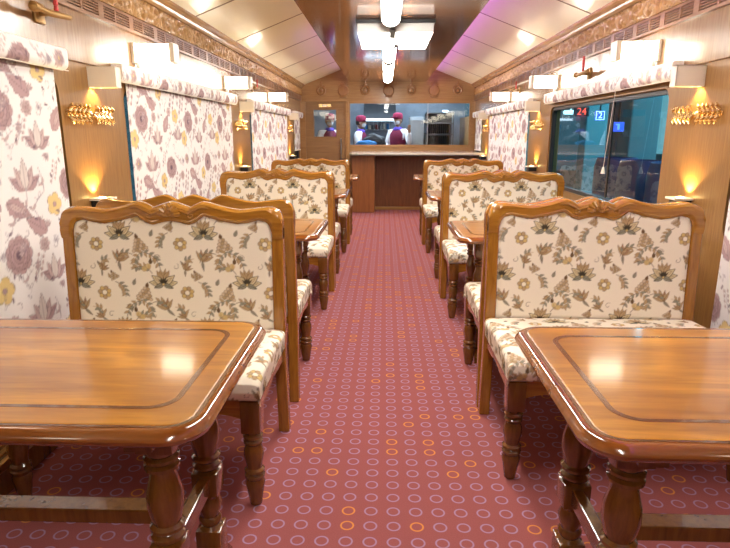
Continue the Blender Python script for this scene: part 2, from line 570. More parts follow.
# ------------------------------------------------------------------ mesh helpers
def obj(name, verts, faces, mat, parent=None, smooth=False, loc=None, mats=None, fm=None):
    me = bpy.data.meshes.new(name)
    me.from_pydata([tuple(v) for v in verts], [], faces)
    me.update()
    for m_ in (mats or [mat]):
        me.materials.append(m_)
    if fm is not None:
        for p, i in zip(me.polygons, fm): p.material_index = i
    if smooth:
        for p in me.polygons: p.use_smooth = True
        try: me.set_sharp_from_angle(angle=math.radians(38))
        except Exception: pass
    o = bpy.data.objects.new(name, me)
    COL.objects.link(o)
    if parent is not None: o.parent = parent
    if loc is not None: o.location = loc
    return o


class MB:
    """collects shapes that end up as ONE mesh (one part)"""
    def __init__(s):
        s.v, s.f, s.sm = [], [], False

    def add(s, v, f):
        n = len(s.v)
        s.v += [tuple(p) for p in v]
        s.f += [tuple(i + n for i in q) for q in f]
        return s

    def box(s, x0, x1, y0, y1, z0, z1, bev=0, mat=None, seg=2):
        bm = bmesh.new()
        bmesh.ops.create_cube(bm, size=1)
        for v in bm.verts:
            v.co = Vector(((x0 + x1) / 2 + v.co.x * (x1 - x0), (y0 + y1) / 2 + v.co.y * (y1 - y0), (z0 + z1) / 2 + v.co.z * (z1 - z0)))
        if bev:
            bmesh.ops.bevel(bm, geom=list(bm.edges), offset=bev, segments=seg, profile=.5, affect='EDGES')
        if mat is not None: bm.transform(mat)
        bm.verts.ensure_lookup_table()
        s.add([v.co.copy() for v in bm.verts], [[v.index for v in f.verts] for f in bm.faces])
        bm.free()
        return s

    def lathe(s, prof, n=20, c=(0, 0, 0), axis='Z', cap=True, mat=None):
        v, f = [], []
        for (r, z) in prof:
            for k in range(n):
                a = 2 * PI * k / n
                p = Vector((r * math.cos(a), r * math.sin(a), z))
                if axis == 'X': p = Vector((p.z, p.x, p.y))
                if axis == 'Y': p = Vector((p.x, p.z, p.y))
                if mat is not None: p = mat @ p
                v.append(p + Vector(c))
        m = len(prof)
        for i in range(m - 1):
            for k in range(n):
                f.append((i * n + k, i * n + (k + 1) % n, (i + 1) * n + (k + 1) % n, (i + 1) * n + k))
        if cap:
            f.append(tuple(range(n))[::-1]); f.append(tuple((m - 1) * n + k for k in range(n)))
        s.sm = True
        return s.add(v, f)

    def tube(s, pts, r, n=8, close=False):
        pts = [Vector(p) for p in pts]
        v, f = [], []
        up = Vector((0, 0, 1))
        for i, p in enumerate(pts):
            t = (pts[min(i + 1, len(pts) - 1)] - pts[max(i - 1, 0)]).normalized()
            a = t.cross(up)
            if a.length < 1e-3: a = t.cross(Vector((1, 0, 0)))
            a.normalize(); b = t.cross(a)
            rr = r[i] if isinstance(r, (list, tuple)) else r
            for k in range(n):
                an = 2 * PI * k / n
                v.append(p + (a * math.cos(an) + b * math.sin(an)) * rr)
        for i in range(len(pts) - 1):
            for k in range(n):
                f.append((i * n + k, i * n + (k + 1) % n, (i + 1) * n + (k + 1) % n, (i + 1) * n + k))
        f.append(tuple(range(n))[::-1]); f.append(tuple((len(pts) - 1) * n + k for k in range(n)))
        s.sm = True
        return s.add(v, f)

    def prism(s, poly, a0, a1, plane='XZ'):
        """polygon in a plane, extruded along the third axis from a0 to a1"""
        n = len(poly)
        def P(p, a):
            return {'XZ': (p[0], a, p[1]), 'YZ': (a, p[0], p[1]), 'XY': (p[0], p[1], a)}[plane]
        v = [P(p, a0) for p in poly] + [P(p, a1) for p in poly]
        f = [tuple(range(n))[::-1], tuple(range(n, 2 * n))] + [(i, (i + 1) % n, n + (i + 1) % n, n + i) for i in range(n)]
        return s.add(v, f)

    def build(s, name, mat, parent=None, smooth=None, loc=None):
        o = obj(name, s.v, s.f, mat, parent, s.sm if smooth is None else smooth, loc)
        bm = bmesh.new(); bm.from_mesh(o.data)
        bmesh.ops.recalc_face_normals(bm, faces=bm.faces)
        bm.to_mesh(o.data); bm.free()
        return o


def tag(o, label, cat, group=None):
    o['label'] = label; o['category'] = cat
    if group: o['group'] = group
    return o


def thing(name, label, cat, loc=(0, 0, 0), rz=0, group=None):
    o = bpy.data.objects.new(name, None)
    o.empty_display_size = .05
    o.location = loc; o.rotation_euler = (0, 0, rz)
    COL.objects.link(o)
    return tag(o, label, cat, group)


def struct(o):
    o['kind'] = 'structure'
    return o


def stuff(o):
    o['kind'] = 'stuff'
    return o


def copy_tree(o, parent=None):
    c = o.copy(); COL.objects.link(c); c.parent = parent
    for ch in list(o.children):
        copy_tree(ch, c)
    return c


def paint(o, pr, uv):
    """uv: function of Nx3 coordinate array -> (u, v) metres on the cloth"""
    me = o.data
    n = len(me.vertices)
    co = np.empty(n * 3); me.vertices.foreach_get('co', co); co = co.reshape(n, 3)
    u, v = uv(co)
    c = pr.sample(u, v)
    at = me.color_attributes.new('print', 'FLOAT_COLOR', 'POINT')
    rgba = np.ones((n, 4), dtype=np.float32); rgba[:, :3] = c
    at.data.foreach_set('color', rgba.ravel())


def rounded_rect(x0, x1, y0, y1, r, n=6):
    P = []
    for cx, cy, a0 in ((x1 - r, y1 - r, 0), (x0 + r, y1 - r, 90), (x0 + r, y0 + r, 180), (x1 - r, y0 + r, 270)):
        for k in range(n + 1):
            a = math.radians(a0 + 90 * k / n)
            P.append((cx + r * math.cos(a), cy + r * math.sin(a)))
    return P


def letters(body, size, mat, loc, rot, parent, name='lettering', ext=.002):
    cu = bpy.data.curves.new(name, 'FONT')
    cu.body = body; cu.size = size; cu.extrude = ext; cu.align_x = 'CENTER'; cu.align_y = 'CENTER'
    o = bpy.data.objects.new(name, cu); COL.objects.link(o)
    dg = bpy.context.evaluated_depsgraph_get()
    me = bpy.data.meshes.new_from_object(o.evaluated_get(dg))
    bpy.data.objects.remove(o)
    m = bpy.data.objects.new(name, me); me.materials.clear(); me.materials.append(mat)
    COL.objects.link(m); m.parent = parent; m.location = loc; m.rotation_euler = rot
    return m


# ------------------------------------------------------------------ the carriage shell
b = MB(); b.box(XL - .12, XR + .12, YB - .1, YE + 2.4, -.06, 0)
struct(b.build('floor', M['carpet']))

OPEN = [(0.50, 2.84), (3.55, 6.02), (6.86, 9.40), (10.15, 10.80)]
OPEN0 = (-2.65, -0.30)
WZ0, WZ1 = .80, 1.565


def wall(side, xw, s):
    """wall plane at xw, thickness outward; s = -1 left, +1 right. Rounded window openings."""
    b = MB()
    xo = xw + s * .10
    x0, x1 = min(xw, xo), max(xw, xo)
    ops = [OPEN0] + OPEN
    b.box(x0, x1, YB, YE + 2.3, 0, WZ0)
    b.box(x0, x1, YB, YE + 2.3, WZ1, 1.66)
    ys = [YB] + [v for o_ in ops for v in o_] + [YE + 2.3]
    for k in range(0, len(ys), 2):
        b.box(x0, x1, ys[k], ys[k + 1], WZ0, WZ1)
    r = .07
    for (a, c) in ops:
        for (cy, sy) in ((a, 1), (c, -1)):
            for (cz, sz) in ((WZ0, 1), (WZ1, -1)):
                poly = [(cy, cz)]
                for k in range(7):
                    an = math.radians(90 * k / 6)
                    poly.append((cy + sy * r * (1 - math.sin(an)), cz + sz * r * (1 - math.cos(an))))
                b.prism(poly, x0, x1, 'YZ')
    w = b.build('wall_' + side, M['pillar'])
    struct(w)
    u = MB(); u.box(min(xw - s * .012, xw + s * .10), max(xw - s * .012, xw + s * .10), YB, YE, 1.66, 2.40, .004)
    # panel joints
    o = u.build('upper_panel', M['upper'], w)
    return w


wall('left', XL, -1)
wall('right', XR, 1)

# rear wall of the carriage, behind the camera
b = MB(); b.box(XL - .1, XR + .1, YB - .1, YB, 0, 2.7)
struct(b.build('wall_back', M['door']))

# end wall with door opening and long serving window
EX0, EX1, EZ0, EZ1 = -0.655, 1.545, 1.115, 1.868     # serving window
DX0, DX1, DZ1 = -1.47, -0.745, 1.885                 # door leaf
b = MB()
b.box(XL - .1, DX0, YE, YE + .08, 0, 2.7)
b.box(DX0, DX1, YE, YE + .08, DZ1, 2.7)
b.box(DX1, EX0, YE, YE + .08, 0, 2.7)
b.box(EX0, EX1, YE, YE + .08, 0, EZ0)
b.box(EX0, EX1, YE, YE + .08, EZ1, 2.7)
b.box(EX1, XR + .1, YE, YE + .08, 0, 2.7)
struct(b.build('wall_end', M['endwall']))
b = MB()
b.box(XL, DX1 + .04, YE - .02, YE, DZ1 + .01, DZ1 + .035, .004)
b.box(DX1 + .02, DX1 + .075, YE - .03, YE, 0, DZ1 + .01, .006)
struct(b.build('trim_1', M['endwall']))

# ceiling: sloping cream panels with brown seams, wooden hanging tray in the middle
SLX = .92
b = MB()
for s, xw in ((-1, XL + .09), (1, XR - .09)):
    xi = CX + s * .50
    zi = ZC + abs(xw - xi) * .385
    b.add([(xw, YB, ZC), (xw, YE, ZC), (xi, YE, zi), (xi, YB, zi), (xw, YB, ZC + .02), (xw, YE, ZC + .02), (xi, YE, zi + .02), (xi, YB, zi + .02)],
          [(0, 1, 2, 3), (7, 6, 5, 4), (0, 4, 5, 1), (3, 2, 6, 7), (0, 3, 7, 4), (1, 5, 6, 2)])
zi = ZC + (XR - .09 - CX - .50) * .385
b.box(CX - .55, CX + .55, YB, YE, zi, zi + .02)
ceil = struct(b.build('ceiling', M['cream']))
seams = MB()
SE = [-2.6, -1.35, -.1, 1.12, 2.33, 3.52, 4.75, 5.98, 7.25, 8.48, 9.75]
for s, xw in ((-1, XL + .09), (1, XR - .09)):
    xi = CX + s * .50
    zi_ = ZC + abs(xw - xi) * .385
    for y in SE:
        h = .009
        seams.add([(xw, y - h, ZC - .003), (xw, y + h, ZC - .003), (xi, y + h, zi_ - .003), (xi, y - h, zi_ - .003),
                   (xw, y - h, ZC + .01), (xw, y + h, ZC + .01), (xi, y + h, zi_ + .01), (xi, y - h, zi_ + .01)],
                  [(0, 1, 2, 3), (7, 6, 5, 4), (0, 4, 5, 1), (3, 2, 6, 7), (0, 3, 7, 4), (1, 5, 6, 2)])
seams.build('panel_seams', M['seam'], ceil)
TRZ = 2.235
b = MB(); b.box(CX - .70, CX + .70, YB, YE, TRZ, TRZ + .03, .004)
b.box(CX - .45, CX + .45, YB, YE, TRZ + .03, zi, 0)
t_ = b.build('ceiling_tray', M['tray'], ceil)


# cornice, carved scroll band, louvred band  (trim_1.. per side)
def frieze(side, xw, s, n):
    # cornice
    prof = [(0, 2.115), (-.05, 2.125), (-.062, 2.14), (-.066, 2.155), (-.085, 2.162), (-.098, 2.178), (-.10, 2.20), (0, 2.22)]
    b = MB(); b.prism([(xw + s * p[0], p[1]) for p in prof], YB, YE, 'XZ')
    root = struct(b.build('trim_%d' % n, M['carved'], smooth=False))
    # carved band as real relief
    dy, z0, z1, nz = .0075, 1.998, 2.118, 15
    ny = int((YE - YB) / dy)
    ys = YB + np.arange(ny + 1) * dy
    zs = np.linspace(z0, z1, nz)
    Y, Z = np.meshgrid(ys, zs, indexing='ij')
    per = .22
    ph = (Y / per) % 1.0
    cell = np.floor(Y / per)
    sgn = np.where(cell % 2 == 0, 1, -1)
    u = (ph - .5) * per
    v = (Z - (z0 + z1) / 2) * sgn
    r = np.hypot(u, v); th = np.arctan2(v, u)
    hgt = .5 + .5 * np.cos(2 * PI * (r / .044) - th * 1.0)
    hgt *= np.clip((.085 - r) / .02, 0, 1)
    leafs = np.abs(np.sin(3.5 * th + r * 45)) * np.clip((r - .03) / .02, 0, 1)
    hgt = np.maximum(hgt, .75 * leafs)
    flower = np.clip(1 - np.abs(r - .012) / .010, 0, 1)
    hgt = np.maximum(hgt, flower)
    edge = np.clip((np.minimum(Z - z0, z1 - Z)) / .008, 0, 1)
    hgt = hgt * edge + (1 - edge) * .9
    X = xw - s * (.008 + .042 * hgt)
    V = np.stack([X, Y, Z], -1).reshape(-1, 3)
    F = []
    for i in range(ny):
        for j in range(nz - 1):
            a = i * nz + j
            F.append((a, a + nz, a + nz + 1, a + 1) if s > 0 else (a, a + 1, a + nz + 1, a + nz))
    o = obj('carved_band', V, F, M['carved'], root, smooth=False)
    for p in o.data.polygons: p.use_smooth = True
    # louvred band
    b = MB()
    f0, f1 = xw - s * .034, xw - s * .012
    a0, a1 = min(f0, f1), max(f0, f1)
    b.box(a0, a1, YB, YE, 1.985, 1.999); b.box(a0, a1, YB, YE, 1.905, 1.921)
    for k in range(4):
        z = 1.930 + k * .0143
        b.box(a0 + .004, a1 - .002, YB, YE, z, z + .0058)
    y = YB
    i = 0
    while y < YE:
        w = .055 if i % 2 else .018
        b.box(a0, a1, y, min(y + w, YE), 1.92, 1.986)
        y += .19; i += 1
    b.build('louvre_band', M['louver'], root)


frieze('left', XL, -1, 2)
frieze('right', XR, 1, 3)

# heater duct along each wall foot with brass edge
for s, xw, n in ((-1, XL, 'left'), (1, XR, 'right')):
    b = MB()
    x0, x1 = sorted((xw, xw - s * .18))
    b.box(x0, x1, YB, YE - .02, 0, .13, .005)
    r = struct(b.build('baseboard_' + n, M['leg']))
    b = MB(); xe = xw - s * .185
    x0, x1 = sorted((xe, xe + s * .02))
    b.box(x0, x1, YB, YE - .02, .10, .135, .003)
    for k in range(3):
        q = sorted((xw - s * (.03 + k * .045), xw - s * (.05 + k * .045)))
        b.box(q[0], q[1], YB, YE - .02, .128, .136, .002)
    b.build('brass_grille', M['brassdull'], r)


# ------------------------------------------------------------------ windows
def window(n, xw, s, a, c):
    y0, y1, z0, z1 = a, c, WZ0, WZ1
    xg = xw + s * .045
    def ring(mb, i0, i1, xa, xb, r):
        A = rounded_rect(y0 + i0, y1 - i0, z0 + i0, z1 - i0, r)
        B = rounded_rect(y0 + i1, y1 - i1, z0 + i1, z1 - i1, max(.015, r - (i1 - i0)))
        m_ = len(A)
        v = [(xa, *p) for p in A] + [(xa, *p) for p in B] + [(xb, *p) for p in A] + [(xb, *p) for p in B]
        f = []
        for i in range(m_):
            j = (i + 1) % m_
            f += [(i, j, m_ + j, m_ + i), (2 * m_ + i, 3 * m_ + i, 3 * m_ + j, 2 * m_ + j), (m_ + i, m_ + j, 3 * m_ + j, 3 * m_ + i), (i, 2 * m_ + i, 2 * m_ + j, j)]
        mb.add(v, f)
    mb = MB()
    ring(mb, 0.002, .03, xg - s * .03, xg + s * .01, .07)
    ym = (y0 + y1) / 2 - .28
    if y1 - y0 > 1.2:
        mb.box(min(xg, xg + s * .01), max(xg, xg + s * .01), ym - .012, ym + .012, z0, z1)
    root = struct(mb.build('window_%d' % n, M['darkframe']))
    poly = rounded_rect(y0 + .01, y1 - .01, z0 + .01, z1 - .01, .06)
    g = MB(); g.add([(xg + s * .004, *p) for p in poly], [tuple(range(len(poly)))])
    g.build('window_glass', M['glass_teal'], root)
    return root


i = 1
for s, xw in ((-1, XL), (1, XR)):
    for (a, c) in [OPEN0] + OPEN:
        window(i, xw, s, a, c); i += 1


# ------------------------------------------------------------------ roller blinds
def make_blind(length, drop_to, full=True):
    """blind along +X (0..length) hanging at y=0; pelmet front towards -Y; placed on either wall by rotation"""
    root = thing('roller_blind', 'x', 'window blind')
    if full:
        du = .0075
        nx = int(length / du); z0, z1 = drop_to, 1.60
        nz = int((z1 - z0) / du)
        xs = np.linspace(.0, length, nx + 1); zs = np.linspace(z0, z1, nz + 1)
        Xg, Zg = np.meshgrid(xs, zs, indexing='ij')
        Yg = .006 * np.sin(Xg * 5.1) * (1.6 - Zg) + .003 * np.sin(Xg * 13)
        V = np.stack([Xg, Yg, Zg], -1).reshape(-1, 3)
        nn = nz + 1
        ii, jj = np.meshgrid(np.arange(nx), np.arange(nz), indexing='ij')
        a = (ii * nn + jj).ravel()
        F = np.stack([a, a + nn, a + nn + 1, a + 1], -1).tolist()
        o = obj('blind_cloth', V, F, M['blind_fabric'], root, smooth=False)
        for p in o.data.polygons: p.use_smooth = True
        sm = o.modifiers.new('thick', 'SOLIDIFY'); sm.thickness = .0025; sm.offset = 0
        paint(o, BP, lambda co: (co[:, 0] / 1.12, co[:, 2]))
        b = MB(); b.tube([(0.005, 0, drop_to + .01), (length - .005, 0, drop_to + .01)], .011, 10)
        b.build('hem_bar', M['white'], root)
    # pelmet: front rolls under at the bottom, rounded
    L0, L1 = -.17, length + .03
    prof = []
    for k in range(9):
        a = k / 8 * PI / 2
        prof.append((-.075 + .028 * (1 - math.cos(0)) , 0))
    prof = [(0.03, 1.695), (-.050, 1.695), (-.058, 1.692), (-.062, 1.684), (-.062, 1.672), (-.062, 1.664), (-.062, 1.656), (-.062, 1.648), (-.062, 1.640), (-.062, 1.632), (-.061, 1.624), (-.058, 1.614), (-.050, 1.604), (-.040, 1.598), (-.028, 1.596)]
    du = .009
    nx = int((L1 - L0) / du)
    V, F = [], []
    m_ = len(prof)
    for i_ in range(nx + 1):
        x = L0 + (L1 - L0) * i_ / nx
        for (y, z) in prof: V.append((x, y, z))
    for i_ in range(nx):
        for k in range(m_ - 1):
            F.append((i_ * m_ + k, i_ * m_ + k + 1, (i_ + 1) * m_ + k + 1, (i_ + 1) * m_ + k))
    for i_ in (0, nx):
        F.append(tuple(i_ * m_ + k for k in range(m_)))
    o = obj('pelmet', V, F, M['blind_fabric'], root)
    for p in o.data.polygons: p.use_smooth = len(p.vertices) == 4
    # unroll the section to arc length for the print
    arc = {}
    d = 0
    for k, p in enumerate(prof):
        if k: d += math.hypot(p[0] - prof[k - 1][0], p[1] - prof[k - 1][1])
        arc[k] = .66 - d
    n = len(V)
    vv = np.array([arc[k % m_] for k in range(n)])
    paint(o, BP, lambda co: (co[:, 0] + .1, vv))
    b = MB(); b.box(L0, L1, -.059, -.0585 + .003, 1.5935, 1.5965)
    b.build('pelmet_edge', M['white'], root)
    return root


def place_blind(src, xw, s, y0, label, group=None, scale=1.0, first=False):
    o = src if first else copy_tree(src)
    # wall on the left: local +X -> world +Y, local -Y (front) -> world +X
    if s < 0:
        o.rotation_euler = (0, 0, PI / 2); o.location = (xw + .012, y0, 0)
    else:
        o.rotation_euler = (0, 0, PI / 2); o.scale = (scale, -1, 1); o.location = (xw - .012, y0, 0)
    if s < 0: o.scale = (scale, 1, 1)
    o['label'] = label
    if group: o['group'] = group
    return o


bl = make_blind(2.43, .30)
G = 'floral roller blinds drawn down over the windows'
place_blind(bl, XL, -1, 3.57, 'widest floral roller blind in view, on the left wall beside the near brass hook rack', G, first=True)
place_blind(bl, XL, -1, .40, 'floral roller blind cut by the left edge of the photo, beside the nearest table', G, .985)
place_blind(bl, XL, -1, 6.88, 'floral roller blind on the left wall between the middle and the far uplight', G, 1.035)
place_blind(bl, XR, 1, .40, 'floral roller blind strip at the right edge of the photo, behind the nearest sofa end', G, .985)
place_blind(bl, XR, 1, 6.88, 'floral roller blind on the right wall just beyond the uncovered window', G, 1.035)
bs = make_blind(.66, 1.03)
bs['group'] = G
place_blind(bs, XL, -1, 10.14, 'narrow floral roller blind on the left next to the brown door', G, first=True)
bs.rotation_euler = (0, 0, PI / 2)
place_blind(bs, XR, 1, 10.14, 'narrow floral roller blind on the right at the end of the bar counter', G)
br = make_blind(2.43, .30, full=False)
place_blind(br, XR, 1, 3.57, 'rolled-up blind showing only its floral pelmet above the uncovered dark window', G, first=True)
# pull cord of the raised blind
b = MB()
pc = [(XR - .085, 4.15 + .015 * k * .6, 1.60 - k * .052) for k in range(11)]
b.tube(pc, .0022, 6)
cordroot = thing('pull_cord', 'thin white pull cord with a bell tassel hanging before the dark window', 'blind cord', (0, 0, 0))
b.build('cord', M['cord'], cordroot)
b = MB(); b.lathe([(.003, 0), (.007, -.008), (.011, -.025), (.015, -.045), (.0155, -.05), (0.001, -.051)], 12, pc[-1])
b.build('tassel', M['white'], cordroot)


# ------------------------------------------------------------------ furniture: turned-leg pub table
def leg_profile(z0, z1, r, rings):
    """baluster turning between z0 and z1"""
    P = []
    hgt = z1 - z0
    for (t, k) in rings:
        P.append((r * k, z0 + hgt * t))
    return P


TURN_A = [(0, .95), (.03, .72), (.06, .70), (.10, .98), (.13, .98), (.16, .74), (.20, .72), (.24, .95), (.27, .95), (.30, .72), (.36, .78), (.46, .98), (.58, 1.05), (.68, .95), (.74, .80), (.77, .74), (.80, .97), (.83, .97), (.86, .74), (.885, .97), (.915, .97), (.94, .76), (.97, .9), (1, 1.0)]
TURN_T = [(0, 1.0), (.02, .74), (.06, .98), (.09, .98), (.12, .76), (.16, 1.0), (.19, 1.0), (.22, .80), (.30, .92), (.42, 1.06), (.55, 1.02), (.66, .84), (.74, .74), (.77, .74), (.80, 1.0), (.83, 1.0), (.85, .78), (.88, 1.0), (.91, 1.0), (.93, .78), (.96, .96), (1, 1.0)]


def make_table(L=1.17, D=.69):
    """origin on the floor under the centre; aisle end at +X"""
    root = thing('dining_table', 'x', 'table')
    ht, th = .76, .036
    # top with a bullnose moulding: concentric rings of a rounded rectangle
    def rr(ins, z, r=.085):
        return [(x, y, z) for (x, y) in rounded_rect(-L / 2 + ins, L / 2 - ins, -D / 2 + ins, D / 2 - ins, max(.02, r - ins), 8)]
    rings = [(.030, ht - th), (.012, ht - th), (.004, ht - th + .006), (.0, ht - th + .016), (.002, ht - .016), (.009, ht - .006), (.018, ht - .0015), (.026, ht - .002), (.030, ht - .007), (.034, ht - .007)]
    v, f = [], []
    n = 36
    for (ins, z) in rings: v += rr(ins, z)
    for i in range(len(rings) - 1):
        for k in range(n): f.append((i * n + k, i * n + (k + 1) % n, (i + 1) * n + (k + 1) % n, (i + 1) * n + k))
    f.append(tuple(range(n))[::-1])
    f.append(tuple((len(rings) - 1) * n + k for k in range(n)))
    o = obj('edge_moulding', v, f, M['table_edge'], root, smooth=True)
    rings = [(.0325, ht - .008), (.0335, ht - .001), (.036, ht)]
    v, f = [], []
    for (ins, z) in rings: v += rr(ins, z)
    for i in range(len(rings) - 1):
        for k in range(n): f.append((i * n + k, i * n + (k + 1) % n, (i + 1) * n + (k + 1) % n, (i + 1) * n + k))
    f.append(tuple((len(rings) - 1) * n + k for k in range(n)))
    top = obj('tabletop', v, f, M['table_top'], root, smooth=False)
    A = rounded_rect(-L / 2 + .0255, L / 2 - .0255, -D / 2 + .0255, D / 2 - .0255, .0595, 8)
    B = rounded_rect(-L / 2 + .034, L / 2 - .034, -D / 2 + .034, D / 2 - .034, .051, 8)
    v = [(x, y, ht - .0012) for x, y in A] + [(x, y, ht - .0012) for x, y in B]
    obj('edge_groove', v, [(k, (k + 1) % n, n + (k + 1) % n, n + k) for k in range(n)], M['inlay'], top)
    # inlay line
    A = rounded_rect(-L / 2 + .085, L / 2 - .085, -D / 2 + .098, D / 2 - .098, .06, 8)
    B = rounded_rect(-L / 2 + .098, L / 2 - .098, -D / 2 + .110, D / 2 - .110, .051, 8)
    v = [(x, y, ht + .0006) for x, y in A] + [(x, y, ht + .0006) for x, y in B]
    v += [(x, y, ht - .004) for x, y in A] + [(x, y, ht - .004) for x, y in B]
    f = []
    for k in range(n):
        j = (k + 1) % n
        f += [(k, j, n + j, n + k), (2 * n + k, 3 * n + k, 3 * n + j, 2 * n + j), (k, 2 * n + k, 2 * n + j, j), (n + k, n + j, 3 * n + j, 3 * n + k)]
    obj('inlay_band', v, f, M['inlay'], top)
    for sx in (-1, 1):
        x = sx * (L / 2 - .16)
        for sy in (-1, 1):
            y = sy * .148
            b = MB()
            b.box(x - .042, x + .042, y - .042, y + .042, .62, ht - th, .004)
            b.lathe(leg_profile(.375, .62, .040, TURN_T), 20, (x, y, 0))
            b.box(x - .036, x + .036, y - .036, y + .036, .305, .378, .004)
            b.lathe([(.036, .19), (.026, .20), (.033, .212), (.033, .222), (.027, .23), (.033, .25), (.036, .27), (.028, .29), (.036, .306)], 20, (x, y, 0))
            b.box(x - .036, x + .036, y - .036, y + .036, .07, .192, .004)
            b.build('leg', M['leg'], root)
        b = MB(); b.box(x - .016, x + .016, -.12, .12, .318, .366, .003)
        b.build('cross_rail', M['leg'], root)
        b = MB()
        b.prism([(-.25, 0), (.25, 0), (.25, .035), (.215, .075), (-.215, .075), (-.25, .035)], x - .028, x + .028, 'YZ')
        b.build('sled_foot', M['leg'], root)
        b = MB(); b.box(x - .03, x + .03, -.26, .26, .668, ht - th + .002, .003)
        b.build('bearer', M['leg'], root)
    b = MB(); b.box(-L / 2 + .165, L / 2 - .165, -.028, .028, .322, .362, .003)
    b.build('long_stretcher', M['leg'], root)
    return root


# ------------------------------------------------------------------ carved two-seat sofa
SW = .93           # overall width


def crest(t, which):
    t = abs(t)
    top = [(0, .034), (.05, .028), (.11, .018), (.17, .008), (.22, .022), (.28, .033), (.34, .029), (.42, .017), (.52, .006), (.62, .000), (.75, .006), (.86, .012), (.92, .009), (.96, .000), (.985, -.014), (1.0, -.04)]
    bot = [(0, -.046), (.08, -.052), (.16, -.062), (.22, -.054), (.30, -.026), (.36, -.034), (.46, -.046), (.60, -.058), (.70, -.052), (.79, -.042), (.86, -.050), (.895, -.075), (.91, -.12), (1.0, -.12)]
    T = top if which else bot
    xs = [p[0] for p in T]; ys = [p[1] for p in T]
    # smooth (cosine) interpolation
    for i in range(len(xs) - 1):
        if t <= xs[i + 1]:
            q = (t - xs[i]) / (xs[i + 1] - xs[i])
            return ys[i] + (ys[i + 1] - ys[i]) * q
    return ys[-1]


def grid_shell(fn, nu, nv):
    V = [fn(i / nu, j / nv) for i in range(nu + 1) for j in range(nv + 1)]
    F = []
    m_ = nv + 1
    for i in range(nu):
        for j in range(nv):
            a = i * m_ + j
            F.append((a, a + m_, a + m_ + 1, a + 1))
    return V, F


